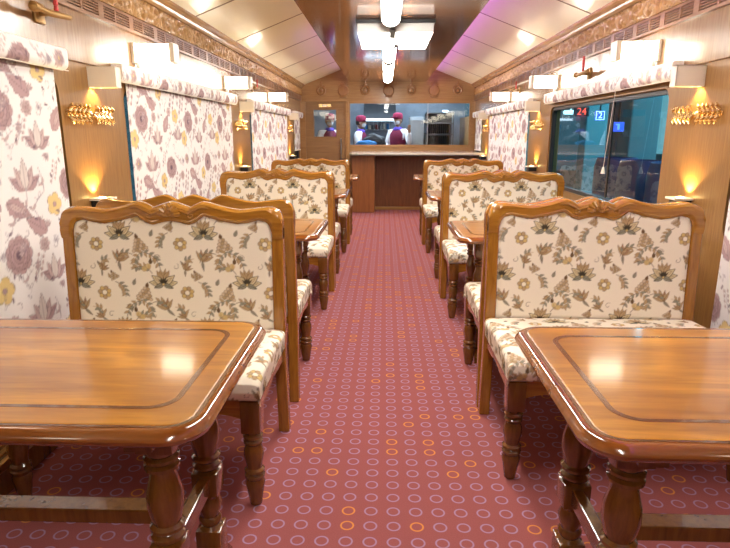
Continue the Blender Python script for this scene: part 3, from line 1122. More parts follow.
def make_sofa():
    """origin on floor at centre of leg footprint; faces -Y"""
    root = thing('carved_sofa', 'x', 'sofa')
    W2 = SW / 2
    zt = 1.0
    def back_y(z):           # centre line of the raked back
        return .245 + max(0, z - .40) * .06
    # rear posts: floor to crest, one each side
    for sx in (-1, 1):
        b = MB()
        xo, xi = sx * W2, sx * (W2 - .048)
        x0, x1 = min(xo, xi), max(xo, xi)
        pts = [(.0, .275), (.2, .258), (.40, .245), (.6, .257), (.8, .269), (.93, .277)]
        V, F = [], []
        for (z, y) in pts:
            V += [(x0, y - .024, z), (x1, y - .024, z), (x1, y + .024, z), (x0, y + .024, z)]
        for i in range(len(pts) - 1):
            for k in range(4):
                F.append((i * 4 + k, i * 4 + (k + 1) % 4, i * 4 + 4 + (k + 1) % 4, i * 4 + 4 + k))
        F.append((3, 2, 1, 0)); q = (len(pts) - 1) * 4; F.append((q, q + 1, q + 2, q + 3))
        b.add(V, F)
        o = b.build('rear_post', M['frame_v'], root, smooth=False)
        bv = o.modifiers.new('bevel', 'BEVEL'); bv.width = .006; bv.segments = 2
    # crest rail
    n = 120
    cs = [(-.024, 0), (-.030, .18), (-.034, .42), (-.031, .62), (-.034, .80), (-.026, .95), (-.010, 1.0), (.012, 1.0), (.022, .93), (.024, .5), (.022, .05), (.0, .0)]
    V, F = [], []
    for i in range(n + 1):
        t = -1 + 2 * i / n
        zb, zt_ = zt + crest(t, 0), zt + crest(t, 1)
        for (y, k) in cs:
            z = zb + (zt_ - zb) * k
            V.append((t * W2, back_y(z) + y - .002, z))
    m_ = len(cs)
    for i in range(n):
        for k in range(m_):
            F.append((i * m_ + k, i * m_ + (k + 1) % m_, (i + 1) * m_ + (k + 1) % m_, (i + 1) * m_ + k))
    F.append(tuple(range(m_))); F.append(tuple(n * m_ + k for k in range(m_))[::-1])
    cr = obj('crest_rail', V, F, M['frame'], root, smooth=True)
    bm = bmesh.new(); bm.from_mesh(cr.data); bmesh.ops.recalc_face_normals(bm, faces=bm.faces); bm.to_mesh(cr.data); bm.free()
    # carved shell and scrolls on the crest
    b = MB()
    yb = back_y(zt) - .036
    for k in range(7):
        a = math.radians(90 + (k - 3) * 27)
        l = .050 if k == 3 else .046
        pts = [(.0, -.004), (l * .5 * math.cos(a), -.004 + l * .5 * math.sin(a)), (l * math.cos(a), -.004 + l * math.sin(a))]
        b.tube([(p[0], yb - (.004 if i_ == 1 else 0), zt - .018 + p[1]) for i_, p in enumerate(pts)], [.004, .0120, .008], 8)
    b.lathe([(.001, -.012), (.009, -.010), (.012, -.004), (.012, 0)], 12, (0, yb, zt - .014), 'Y')
    for sx in (-1, 1):
        pts = []
        for k in range(15):
            t = .075 + k * .020
            z = zt + .25 * crest(t, 0) + .75 * crest(t, 1) - .006
            pts.append((sx * t * W2, back_y(z) - .033, z))
        b.tube(pts, [.004] + [.0075] * 12 + [.005, .002], 8)
        pts = []
        for k in range(26):
            t = .10 + k * .030
            if t > .88: break
            z = zt + crest(t, 0) + .013
            pts.append((sx * t * W2, back_y(z) - .031, z))
        b.tube(pts, [.003] + [.005] * (len(pts) - 2) + [.002], 6)
        # scroll
        pts = []
        for k in range(16):
            a = PI * .5 + sx * 0 + k * .42
            r_ = .017 * (1 - k / 20)
            pts.append((sx * (.088 + r_ * math.cos(a)), yb, zt - .022 + r_ * math.sin(a)))
        b.tube(pts, .0045, 6)
    b.build('carved_shell', M['frame'], cr)
    # back upholstery, front side: pillow-like panel under the crest line
    iw = W2 - .046
    def front(u, v):
        x = -iw + 2 * iw * u
        t = x / W2
        z0, z1 = .485, zt + crest(t, 0) + .006
        if abs(t) > .88: z1 = min(z1, zt - .06 - (abs(t) - .88) * .9)
        z = z0 + (z1 - z0) * v
        e = min(1, min(u, 1 - u) * 2 * iw / .03) * min(1, min(v * 1.0, (1 - v)) * (z1 - z0) / .03)
        e = max(0, e)
        bul = .016 * math.sqrt(1 - (1 - e) ** 2)
        return (x, back_y(z) - .012 - bul, z)
    V, F = grid_shell(front, 230, 128)
    o = obj('back_cushion', V, F, M['sofa_fabric'], root)
    for p in o.data.polygons: p.use_smooth = True
    paint(o, SP, lambda co: (co[:, 0] - .035, co[:, 2] - .575))
    # rear side upholstery (coarser)
    def rear(u, v):
        x = -iw + 2 * iw * u
        z = .42 + (.945 - .42) * v
        e = max(0, min(1, min(u, 1 - u) * 2 * iw / .03) * min(1, min(v, 1 - v) * .5 / .03))
        return (x, back_y(z) + .010 + .010 * math.sqrt(1 - (1 - e) ** 2), z)
    V, F = grid_shell(rear, 120, 70)
    o = obj('back_cover', V, [q[::-1] for q in F], M['sofa_fabric'], root)
    for p in o.data.polygons: p.use_smooth = True
    paint(o, SP, lambda co: (co[:, 0] + .1, co[:, 2] - .5))
    # lower back rail
    b = MB(); b.box(-W2 + .03, W2 - .03, .225, .262, .40, .49, .004)
    b.build('back_rail', M['frame'], root)
    # seat cushion: wrapped top + front + sides
    xs, yf, yr, zb, zt2 = W2 + .002, -.300, .222, .412, .500
    def seat(u, v):
        # section along v: under-front -> front face -> rounded -> top -> rear
        L = [(yf + .015, zb), (yf + .002, zb + .010), (yf, zb + .035), (yf + .008, zb + .065), (yf + .035, zt2 - .006), (yf + .08, zt2 + .004), (-.05, zt2 + .012), (yr, zt2 - .004)]
        cum = [0]
        for i in range(1, len(L)): cum.append(cum[-1] + math.hypot(L[i][0] - L[i - 1][0], L[i][1] - L[i - 1][1]))
        d = v * cum[-1]
        for i in range(1, len(L)):
            if d <= cum[i] + 1e-9: break
        q = (d - cum[i - 1]) / (cum[i] - cum[i - 1])
        y = L[i - 1][0] + q * (L[i][0] - L[i - 1][0]); z = L[i - 1][1] + q * (L[i][1] - L[i - 1][1])
        # across u: side face -> rounded -> top
        hs = .085
        tot = 2 * xs + 2 * hs
        e = u * tot
        if e < hs: x, k = -xs, e / hs
        elif e > tot - hs: x, k = xs, (tot - e) / hs
        else:
            x = -xs + (e - hs); k = 1
        rr_ = min(1, (xs - abs(x)) / .035)
        drop = .022 * (1 - math.sqrt(max(0, 1 - (1 - rr_) ** 2)))
        if k < 1:
            z = zb + (z - .022 - zb) * k
            x = x * (1 - .012 * (1 - k))
        else:
            z = z - drop * min(1, max(0, (z - zb) / .08))
        return (x, y, z)
    nu, nv = 250, 150
    V, F = grid_shell(seat, nu, nv)
    V2 = V
    o = obj('seat_cushion', V2, F, M['sofa_fabric'], root)
    for p in o.data.polygons: p.use_smooth = True
    tot = 2 * xs + .17
    uu = np.array([i / nu for i in range(nu + 1) for j in range(nv + 1)]) * tot
    vv = np.array([j / nv for i in range(nu + 1) for j in range(nv + 1)]) * .66
    paint(o, SP, lambda co: (uu + .07, vv + .15))
    # front apron with a wavy lower edge, and side rails
    def wavy(a0, a1, z1, amp, nn=26):
        P = []
        for k in range(nn + 1):
            t = k / nn
            e = abs(2 * t - 1)
            z = .352 + amp * (1 - e ** 4) * (.75 + .25 * math.cos(t * 4 * PI)) - .018 * (e ** 8)
            P.append((a0 + (a1 - a0) * t, z))
        return P + [(a1, z1), (a0, z1)]
    b = MB(); b.prism(wavy(-W2 + .05, W2 - .05, .413, .022), -.285, -.262, 'XZ')
    b.build('front_apron', M['frame'], root, smooth=False)
    for sx in (-1, 1):
        b = MB(); x = sx * (W2 - .010)
        b.prism(wavy(-.25, .235, .413, .026), min(x, x - sx * .024), max(x, x - sx * .024), 'YZ')
        b.build('side_rail', M['frame'], root, smooth=False)
    # front legs: square block then turning
    for sx in (-1, 1):
        x, y = sx * (W2 - .037), -.262
        b = MB()
        b.box(x - .034, x + .034, y - .034, y + .034, .292, .413, .004)
        P = [(.028, .0), (.022, .004), (.026, .03), (.032, .07), (.036, .092), (.030, .105), (.036, .113), (.036, .121), (.029, .127), (.036, .134), (.036, .142), (.028, .150), (.030, .17), (.036, .20), (.034, .222), (.027, .240), (.034, .248), (.034, .255), (.027, .261), (.035, .268), (.035, .276), (.028, .284), (.034, .294)]
        b.lathe(P[1:], 20, (x, y, 0))
        b.build('front_leg', M['leg'], root)
    return root


SX_L, SX_R = -.885, .925
sofa0 = make_sofa()
sofas = [
    (SX_L, 2.085, 0, 'carved wooden sofa facing the camera, behind the nearest table on the left'),
    (SX_L, 2.93, 1, 'sofa facing away, back to back with the nearest left sofa'),
    (SX_L, 4.47, 0, 'sofa facing the camera behind the second table on the left'),
    (SX_L, 5.12, 1, 'sofa facing away, its seat end showing beyond the second facing sofa on the left'),
    (SX_L, 6.66, 0, 'farthest sofa facing the camera on the left, in front of the brown door'),
    (SX_L, 7.32, 1, 'last sofa on the left, facing away towards the bar, mostly hidden'),
    (SX_R, 2.28, 0, 'carved wooden sofa facing the camera, behind the nearest table on the right'),
    (SX_R, 2.90, 1, 'sofa facing away, back to back with the nearest right sofa'),
    (SX_R, 4.29, 0, 'sofa facing the camera behind the second table on the right, below the dark window'),
    (SX_R, 4.96, 1, 'sofa facing away, its turned leg showing beyond the second facing sofa on the right'),
    (SX_R, 6.66, 0, 'farthest sofa facing the camera on the right, in front of the bar'),
    (SX_R, 7.32, 1, 'last sofa on the right, facing away towards the bar, mostly hidden'),
]
for k, (x, y, r, lab) in enumerate(sofas):
    o = sofa0 if k == 0 else copy_tree(sofa0)
    o.location = (x, y, 0); o.rotation_euler = (0, 0, PI if r else 0)
    o['label'] = lab; o['group'] = 'floral sofas with carved crests along both sides of the aisle'

table0 = make_table()
tabs = [
    (-.925, 1.30, 0, 'glossy inlaid wooden table filling the lower left corner of the photo'),
    (-.950, 3.47, 0, 'second wooden table on the left, between back-turned sofa and facing sofa'),
    (-.935, 5.69, 0, 'third wooden table on the left, in front of the farthest facing sofa'),
    (-.925, 7.88, 0, 'farthest wooden table on the left, its corner sticking out before the bar'),
    (.955, 1.28, 1, 'glossy inlaid wooden table filling the lower right corner of the photo'),
    (.985, 3.42, 1, 'second wooden table on the right, below the dark window'),
    (.985, 5.50, 1, 'third wooden table on the right, in front of the farthest facing sofa'),
    (.955, 7.88, 1, 'farthest wooden table on the right, its corner sticking out before the bar'),
]
for k, (x, y, r, lab) in enumerate(tabs):
    o = table0 if k == 0 else copy_tree(table0)
    o.location = (x, y, 0); o.rotation_euler = (0, 0, PI if r else 0)
    o['label'] = lab; o['group'] = 'dining tables between the sofas'


# ------------------------------------------------------------------ wall lamps, sconces, hooks
def make_wall_lamp():
    """sticks out towards +X from a wall at x=0"""
    r = thing('wall_lamp', 'x', 'lamp')
    b = MB(); b.box(.018, .235, -.045, .045, -.052, .052, .006)
    b.build('lamp_glass', M['lamp'], r)
    b = MB(); b.box(.0, .02, -.052, .052, -.06, .06, .004)
    b.build('wall_plate', M['white'], r)
    b = MB()
    # end frame: a thin white picture-frame cap with a slot
    b.box(.235, .262, -.05, .05, .046, .056); b.box(.235, .262, -.05, .05, -.056, -.046)
    b.box(.235, .262, -.05, -.042, -.05, .05); b.box(.235, .262, .042, .05, -.05, .05)
    b.box(.255, .262, -.05, .05, -.05, .05)
    b.build('end_cap', M['white'], r)
    b = MB(); b.box(.012, .035, -.02, .02, -.085, -.052, .003)
    b.build('bracket', M['vent'], r)
    return r


wl = make_wall_lamp()
LAB = {0: 'first', 1: 'second'}
k = 0
wl_l = {3.74: ('largest glowing box lamp on the left wall, above the near floral pelmet', 'largest glowing box lamp on the right wall, above the uncovered window'),
        5.80: ('middle glowing box lamp on the left wall, half as big as the nearest', 'middle glowing box lamp on the right wall, near the far end of the uncovered window'),
        7.95: ('farthest small glowing box lamp on the left wall, nearest the brown door', 'farthest small glowing box lamp on the right wall, nearest the serving window')}
first = True
for yy in (3.74, 5.80, 7.95):
    for i, (s, xw) in enumerate(((-1, XL), (1, XR))):
        o = wl if first else copy_tree(wl)
        first = False
        o.location = (xw - s * .012, yy, 1.79); o.rotation_euler = (0, 0, 0 if s < 0 else PI)
        o['label'] = wl_l[yy][i]; o['group'] = 'glowing box lamps high on both walls'


for yy in (-.45, 1.60):
    for i, (s, xw) in enumerate(((-1, XL), (1, XR))):
        o = copy_tree(wl); o.location = (xw - s * .012, yy, 1.79); o.rotation_euler = (0, 0, 0 if s < 0 else PI)
        o['label'] = 'glowing box lamp beside the camera, outside the photo'; o['group'] = 'glowing box lamps high on both walls'


def make_down():
    r = thing('wall_sconce', 'x', 'lamp')
    b = MB()
    # open-bottomed box
    t = .006; X0, X1, Y, Z0, Z1 = 0, .150, .032, -.050, .055
    b.box(X0, X1, -Y, Y, Z1 - t, Z1); b.box(X0, X1, -Y, -Y + t, Z0, Z1); b.box(X0, X1, Y - t, Y, Z0, Z1)
    b.box(X1 - t, X1, -Y, Y, Z0, Z1); b.box(X0, X0 + t, -Y, Y, Z0, Z1)
    b.build('shade', M['white'], r)
    b = MB(); b.lathe([(.001, .02), (.018, .018), (.024, .004), (.02, -.012), (.001, -.016)], 14, (.06, 0, .012))
    b.build('bulb', M['bulb'], r)
    return r


def make_up():
    r = thing('uplight', 'x', 'lamp')
    b = MB(); b.box(0, .085, -.04, .04, -.05, -.004, .004)
    b.build('housing', M['black'], r)
    b = MB()
    for (x0, x1, y0, y1) in ((0, .10, -.055, -.038), (0, .10, .038, .055), (.082, .10, -.04, .04), (0, .010, -.04, .04)):
        b.box(x0, x1, y0, y1, -.006, .006, .002)
    b.build('rim', M['white'], r)
    b = MB(); b.lathe([(.001, .012), (.014, .010), (.022, .002), (.022, -.006)], 14, (.045, 0, 0))
    b.build('bulb', M['bulb'], r)
    return r


def make_hooks():
    """brass rack of leaf shaped coat hooks, along Y, out to +X"""
    r = thing('coat_hook_rack', 'x', 'coat hooks')
    b = MB(); b.box(0, .008, -.23, .23, -.012, .012, .003)
    b.build('back_bar', M['brass'], r)
    for sg in (-1, 1):
        for k in range(5):
            y = sg * (.035 + k * .043)
            m_ = MB()
            for up in (1, -1):
                pts = [(.010, y, 0), (.020, y + sg * .014, up * .018), (.030, y + sg * .010, up * .036), (.026, y - sg * .004, up * .050)]
                m_.tube(pts, [.009, .0125, .011, .004], 8)
            m_.build('hook', M['brass'], r)
    b = MB(); b.lathe([(.001, .022), (.014, .018), (.02, .008), (.02, 0)], 14, (0, 0, 0), 'X')
    b.build('boss', M['brass'], r)
    return r


dn, up_, hk = make_down(), make_up(), make_hooks()
desc = {(3.14, -1): 'on the left pillar nearest the camera', (3.14, 1): 'on the right pillar nearest the camera',
        (6.40, -1): 'on the middle left pillar', (6.40, 1): 'on the middle right pillar beyond the uncovered window',
        (9.72, -1): 'on the farthest left pillar near the door', (9.72, 1): 'on the farthest right pillar near the bar'}
first = True
for yy in PILY[1:]:
    for s, xw in ((-1, XL), (1, XR)):
        rz = 0 if s < 0 else PI
        for src, z, what, grp in ((dn, 1.595, 'white box downlight', 'white box downlights on the pillars'), (up_, .965, 'small black uplight throwing a yellow glow', 'uplights on the pillars'), (hk, 1.405, 'brass coat hook rack of curled leaves', 'brass hook racks on the pillars')):
            o = src if first else copy_tree(src)
            o.location = (xw, yy + PDY.get((yy, s), 0) - {(id(dn), -1): -.03, (id(dn), 1): -.07, (id(hk), -1): .03, (id(hk), 1): -.06, (id(up_), -1): .07, (id(up_), 1): -.05}.get((id(src), s), 0), z); o.rotation_euler = (0, 0, rz)
            o['label'] = what + ' ' + desc[(yy, s)]; o['group'] = grp
        first = False


# emergency alarm pull handles under the frieze
def make_alarm():
    r = thing('alarm_handle', 'x', 'emergency handle')
    b = MB(); b.box(0, .012, -.03, .03, -.035, .035, .004); b.lathe([(.012, 0), (.010, .05), (.012, .06)], 10, (0, 0, 0), 'X')
    b.build('mount', M['brassdull'], r)
    b = MB(); b.tube([(.055, -.10, 0), (.055, -.03, -.004), (.055, .04, 0), (.055, .12, .006)], [.008, .012, .012, .009], 10)
    b.lathe([(.001, -.018), (.016, -.012), (.018, 0), (.016, .012), (.001, .018)], 12, (.055, -.105, 0), 'Y')
    b.build('handle', M['brassdull'], r)
    b = MB()
    for k in range(5):
        b.lathe([(.007, 0), (.009, .004), (.007, .017)], 8, (.055, .03, .012 + k * .018))
    b.build('red_chain', M['red'], r)
    return r


al = make_alarm()
for k, (s, xw, y, z, lab) in enumerate(((-1, XL, 2.72, 1.83, 'brown alarm pull handle with a red chain near the top left corner'),
                                        (1, XR, 4.92, 1.78, 'brown alarm pull handle with a red chain above the uncovered right window'),
                                        (-1, XL, 7.0, 1.83, 'small alarm handle on the left wall under the far carved frieze'),
                                        (1, XR, 7.4, 1.83, 'small alarm handle on the right wall beside the farthest box lamp'))):
    o = al if k == 0 else copy_tree(al)
    o.scale = (1.25,) * 3 if k < 2 else (1, 1, 1)
    o.location = (xw - s * .012, y, z); o.rotation_euler = (0, 0, 0 if s < 0 else PI); o['label'] = lab
    o['group'] = 'emergency pull handles on the upper walls'


# ------------------------------------------------------------------ ceiling lights
def make_tube(L):
    r = thing('tube_light', 'x', 'ceiling light')
    b = MB()
    prof = []
    n = 12
    for k in range(n + 1):
        a = PI * k / n
        prof.append((-.072 * math.cos(a), -.062 * math.sin(a)))
    b.prism(prof, .02, L - .02, 'XZ')
    b.build('diffuser', M['tube'], r, smooth=False)
    b = MB(); b.box(-.08, .08, 0, L, -.006, .012, .003)
    for y in (0, L - .022):
        b.prism([(x * 1.08, z * 1.08) for x, z in prof], y, y + .022, 'XZ')
    b.build('end_caps', M['vent'], r)
    return r


tl = make_tube(1.07)
tn = ['large white tube light at the top centre, nearest the camera', 'second white tube light, just behind the square light panel', 'third tube light from the camera in the ceiling row', 'farthest tube light, touching the end wall']
for k, y in enumerate((3.98, 6.42, 7.72, 9.02)):
    o = tl if k == 0 else copy_tree(tl)
    o.location = (CX, y, TRZ - .012)
    if k == 3: o.scale = (1, 1.15, 1)
    o['label'] = tn[k]; o['group'] = 'tube lights in a row along the wooden ceiling'
for y in (2.60, 1.35, -1.2):
    o = copy_tree(tl); o.location = (CX, y, TRZ - .012); o['label'] = 'tube light overhead behind the top edge of the photo'; o['group'] = 'tube lights in a row along the wooden ceiling'

# square light panel: four luminous leaves with a zig-zag gap
lp = thing('light_panel', 'square ceiling light of four glowing white leaves split by a zigzag gap', 'ceiling light', (CX + .04, 5.62, TRZ - .002))
lp.scale = (.92, .92, 1)
b = MB(); b.box(-.36, .36, -.55, .55, -.03, 0, .004)
b.build('backing_plate', M['darkframe'], lp)
for (poly, nm) in (([(-.345, -.52), (-.05, -.52), (-.05, -.22), (.12, -.035), (-.345, -.035)], 0),
                   ([(.0, -.52), (.345, -.52), (.345, -.035), (.20, -.035), (.0, -.25)], 1),
                   ([(-.345, .035), (-.20, .035), (-.0, .25), (-.0, .52), (-.345, .52)], 2),
                   ([(-.12, .035), (.345, .035), (.345, .52), (.05, .52), (.05, .22)], 3)):
    b = MB(); b.prism([(x, y) for x, y in poly], -.10, -.026, 'XY')
    o = b.build('leaf_body', M['vent'], lp)
    b = MB(); b.prism([(x * .985, y * .985) for x, y in poly], -.1035, -.1005, 'XY')
    b.build('luminous_face', M['panel_light'], o)

# ------------------------------------------------------------------ end wall fittings
# carved wooden emblems along the header
def make_emblem(kind):
    r = thing('carved_emblem', 'x', 'wall ornament')
    b = MB()
    if kind == 0:     # pendant: ring with drop
        b.lathe([(.085, 0), (.085, .022), (.07, .030), (.055, .022), (.055, 0)], 24, (0, 0, .0), 'Y', cap=False)
        b.lathe([(.038, 0), (.030, .028), (.001, .034)], 16, (0, 0, -.005), 'Y')
        b.lathe([(.030, 0), (.030, .02), (.001, .026)], 14, (0, 0, .105), 'Y')
        b.lathe([(.018, 0), (.018, .016), (.001, .02)], 12, (0, 0, .145), 'Y')
        for sg in (-1, 1):
            b.tube([(sg * .03, .012, .09), (sg * .07, .012, .07), (sg * .085, .012, .03)], .009, 6)
    else:             # pot with foliage
        b.lathe([(.10, 0), (.10, .030), (.085, .045), (.001, .052)], 24, (0, 0, -.02), 'Y')
        b.box(-.07, .07, 0, .03, -.135, -.11, .004)
        b.box(-.085, .085, 0, .035, .068, .088, .004)
        for k in range(7):
            a = math.radians(90 + (k - 3) * 24)
            b.tube([(.02 * math.cos(a), .015, .088), (.09 * math.cos(a), .02, .088 + .055 * math.sin(a))], [.012, .006], 6)
    o = b.build('relief', M['relief'], r)
    o.scale = (1, -1, 1)
    return r


e0, e1 = make_emblem(0), make_emblem(1)
epos = [(-1.17, 0), (-.765, 1), (-.37, 0), (.06, 1), (.47, 0), (.88, 1), (1.31, 0)]
en = ['carved ring emblem above the brown door, leftmost in the header row', 'carved pot emblem above the handle side of the brown door', 'carved ring emblem above the left end of the serving window', 'carved pot emblem in the middle of the row, under the last tube light', 'carved ring emblem above the middle right of the serving window', 'carved pot emblem, last pot on the right of the header row', 'carved ring emblem at the right end of the header row']
seen = set()
for k, (x, kd) in enumerate(epos):
    src = (e0, e1)[kd]
    o = copy_tree(src) if kd in seen else src
    seen.add(kd)
    o.location = (x, YE, 2.085 if kd == 0 else 2.10); o['label'] = en[k]; o['group'] = 'carved emblems on the end wall header'

# door
dr = struct(thing('door_1', 'brown wooden door', 'door'))
del dr['category']; del dr['label']
b = MB()
wx0, wx1, wz0, wz1 = -1.32, -.905, 1.27, 1.75
b.box(DX0, wx0, YE + .02, YE + .055, .0, DZ1, 0); b.box(wx1, DX1, YE + .02, YE + .055, .0, DZ1)
b.box(wx0, wx1, YE + .02, YE + .055, .0, wz0); b.box(wx0, wx1, YE + .02, YE + .055, wz1, DZ1)
b.build('door_leaf', M['door'], dr)
b = MB()
for q in ((wx0 - .02, wx0, wz0 - .02, wz1 + .02), (wx1, wx1 + .02, wz0 - .02, wz1 + .02), (wx0, wx1, wz0 - .02, wz0), (wx0, wx1, wz1, wz1 + .02)):
    b.box(q[0], q[1], YE + .008, YE + .024, q[2], q[3], .002)
b.build('glazing_bead', M['door'], dr)
b = MB(); b.box(wx0, wx1, YE + .036, YE + .040, wz0, wz1)
b.build('door_glass', M['glass_clear'], dr)
b = MB(); b.tube([(-.815, YE - .03, .84), (-.815, YE - .03, 1.24)], .011, 10)
b.box(-.824, -.806, YE - .03, YE + .02, .87, .89); b.box(-.824, -.806, YE - .03, YE + .02, 1.19, 1.21)
b.build('door_handle', M['steel'], dr)
sg = thing('door_sign', 'small gold and white nameplate above the window of the brown door', 'sign', (-1.11, YE + .019, 1.825))
b = MB(); b.box(-.115, .115, -.008, 0, -.028, .028, .002)
b.build('plate', M['brass'], sg)
b = MB(); b.box(-.045, .045, -.011, -.007, -.016, .016, .002)
b.build('plate_insert', M['white'], sg)

# serving window frame and panes
sw = struct(thing('window_20', 'x', 'window')); del sw['label']; del sw['category']
b = MB()
e = .03
for q in ((EX0 - e, EX0 + .008, EZ0 - e, EZ1 + e), (EX1 - .008, EX1 + e, EZ0 - e, EZ1 + e), (EX0, EX1, EZ0 - e, EZ0 + .008), (EX0, EX1, EZ1 - .008, EZ1 + e)):
    b.box(q[0], q[1], YE - .012, YE + .02, q[2], q[3], .003)
b.build('window_frame', M['endwall'], sw)
b = MB(); b.box(EX0, EX1, YE + .03, YE + .036, EZ0, EZ1)
b.build('window_pane', M['glass_clear'], sw)
b = MB(); b.box(.775, .787, YE + .022, YE + .044, EZ0, EZ1)
b.build('pane_joint', M['steel'], sw)

# bar counter
bc = thing('bar_counter', 'dark wooden bar counter with a pale stone top across the end wall', 'bar counter', (0, 0, 0))
b = MB()
b.box(-.54, XR - .005, 10.32, YE - .032, .05, .965)
b.build('front_panel', M['counter_wood'], bc)
b = MB(); b.box(-.555, -.17, 9.90, 10.318, 0, .965, .004)
b.build('side_cabinet', M['counter_panel'], bc)
b = MB(); b.box(-.17, XR - .005, 10.29, 10.32, 0, .05, .003)
b.build('kick_board', M['brassdull'], bc)
b = MB(); b.box(-.165, XR - .005, 10.30, 10.32, .0501, .10, 0)
b = MB()
tp = [(XR - .006, 9.72), (XR - .006, YE - .031), (-.60, YE - .031), (-.60, 9.88)] + [(-.60 + .1 * (1 - math.cos(a)), 9.88 - .13 * math.sin(a)) for a in (.4, .8, 1.2, 1.5)] + [(-.45, 9.72)]
b.prism(tp, .985, 1.015, 'XY')
b.build('stone_top', M['marble'], bc)
b = MB(); b.prism([(x, y + (.012 if y < 10 else 0)) for x, y in tp], .966, .986, 'XY')
b.build('top_edge', M['marble_d'], bc)

# ------------------------------------------------------------------ kitchen behind the glass
KY = YE + 2.25
b = MB(); b.box(XL - .1, XR + .1, KY, KY + .08, 0, 2.7)
struct(b.build('wall_kitchen', M['steel_mid']))
b = MB(); b.box(XL - .1, XR + .1, YE + .08, KY, 2.36, 2.42)
struct(b.build('ceiling_kitchen', M['steel']))
hood = thing('extractor_hood', 'steel kitchen extractor hood seen through the left of the serving window', 'kitchen hood', (0, 0, 0))
b = MB(); b.prism([(YE + 1.45, 1.62), (KY, 1.62), (KY, 2.1), (YE + 1.8, 2.1)], -.45, .22, 'YZ')
b.build('canopy', M['steel_dark'], hood)
b = MB(); b.box(-.46, .23, YE + 1.43, YE + 1.46, 1.585, 1.63, .003)
b.build('glowing_lip', M['glow_white'], hood)  # brightness put into the hood edge as emission; it is no lamp
kc = thing('kitchen_counter', 'steel work counter inside the kitchen behind the serving window', 'counter', (0, 0, 0))
b = MB(); b.box(-.9, .35, YE + 1.6, KY - .02, .88, .92, .004)
b.build('worktop', M['steel'], kc)
b = MB(); b.box(-.88, .33, YE + 1.66, KY - .03, 0, .879)
b.build('cabinet', M['steel_dark'], kc)
sh = thing('plate_rack', 'tall dark steel plate rack in the kitchen, behind the right pane', 'rack', (0, 0, 0))
b = MB()
for z in (1.05, 1.3, 1.52, 1.72):
    b.box(.83, 1.40, YE + 1.2, YE + 1.6, z, z + .02)
for x in (.83, 1.38):
    for y in (YE + 1.2, YE + 1.58):
        b.box(x, x + .02, y, y + .02, 0, 1.75)
b.build('shelves', M['steel_dark'], sh)
b = MB(); b.box(.86, 1.38, YE + 1.56, YE + 1.60, .9, 1.72); b.build('back_panel', M['black'], sh)
b = MB()
for z in (1.07, 1.32):
    for k in range(11):
        b.lathe([(.001, 0), (.09, .004), (.10, .010), (.09, .014), (.001, .012)], 14, (.89 + k * .042, YE + 1.4, z + .11), 'X')
stuff(b.build('plates', M['steel_dark'], sh))
ov = thing('kitchen_cabinet', 'pale steel tall cabinet in the kitchen beside the worker in white sleeves', 'cabinet', (0, 0, 0))
b = MB(); b.box(.50, .80, YE + 1.3, YE + 1.75, 0, 1.66, .004)
b.build('body', M['steel'], ov)
b = MB(); b.box(.515, .785, YE + 1.28, YE + 1.30, .9, 1.62, .004)
b.build('cabinet_door', M['steel'], ov)
for k, (x, z, lab) in enumerate(((.12, 2.36, 'small round ceiling lamp in the kitchen above the worker with raised hand'), (.62, 2.36, 'small kitchen ceiling lamp above the tall cabinet'), (1.22, 1.80, 'bright lamp over the dark plate rack in the kitchen'), (-.62, 2.36, 'kitchen lamp at the left end of the serving window'))):
    b = MB(); b.lathe([(.001, -.02), (.05, -.018), (.06, 0), (.06, .02)], 16, (x, YE + 1.0 + .12 * k, z - .03))
    tag(b.build('kitchen_lamp', M['glow_white']), lab, 'lamp', 'lamps inside the kitchen')
# shelf of containers
ks = thing('wall_shelf', 'steel shelf of containers on the kitchen back wall between the two workers', 'shelf', (0, 0, 0))
b = MB(); b.box(-.62, .12, KY - .25, KY - .002, 1.40, 1.42); b.build('shelf_board', M['steel'], ks)
rc_ = random.Random(4)
for k in range(9):
    x = -.58 + k * .08
    b = MB(); h_ = .07 + .05 * rc_.random(); b.lathe([(.028, 0), (.03, .01), (.03, h_), (.022, h_ + .012), (.001, h_ + .014)], 12, (x, KY - .13, 1.4201))
    o = tag(b.build('kitchen_container', M[['shirt', 'steel', 'blue', 'white', 'steel_dark', 'red', 'steel', 'white', 'blue'][k]]), 'small container on the steel shelf at the back of the kitchen', 'container', 'containers on the kitchen shelf')
for k in range(5):
    b = MB(); b.lathe([(.001, 0), (.075, 0), (.08, .01), (.08, .11), (.084, .115), (.06, .13), (.001, .135)], 16, (-.78 + k * .2, KY - .28, .9201))
    tag(b.build('cooking_pot', M['steel' if k % 2 else 'steel_dark']), 'steel pot on the work counter at the back of the kitchen', 'pot', 'pots on the kitchen counter')
# utensils and goods
for k in range(7):
    x = -.42 + k * .085
    u = thing('hanging_ladle', 'steel ladle hanging under the kitchen hood', 'utensil', (x, YE + 1.445, 1.588), 0, 'ladles hanging in the kitchen')
    b = MB(); b.tube([(0, 0, 0), (0, 0, -.16)], .006, 6)
    b.build('handle', M['steel'], u)
    b = MB(); b.lathe([(.001, -.03), (.03, -.02), (.036, 0)], 12, (0, 0, -.17))
    b.build('bowl', M['steel'], u)
b = MB(); b.box(-.48, -.10, YE + .45, YE + .62, 0.0, .01)
kb = thing('service_shelf', 'low steel shelf just inside the serving window', 'shelf', (0, 0, 0))
b = MB(); b.box(-.63, .30, YE + .085, YE + .62, 1.05, 1.075, .003)
b.box(-.60, -.56, YE + .12, YE + .58, 0, 1.05); b.box(.24, .28, YE + .12, YE + .58, 0, 1.05)
b.build('shelf_board', M['steel'], kb)


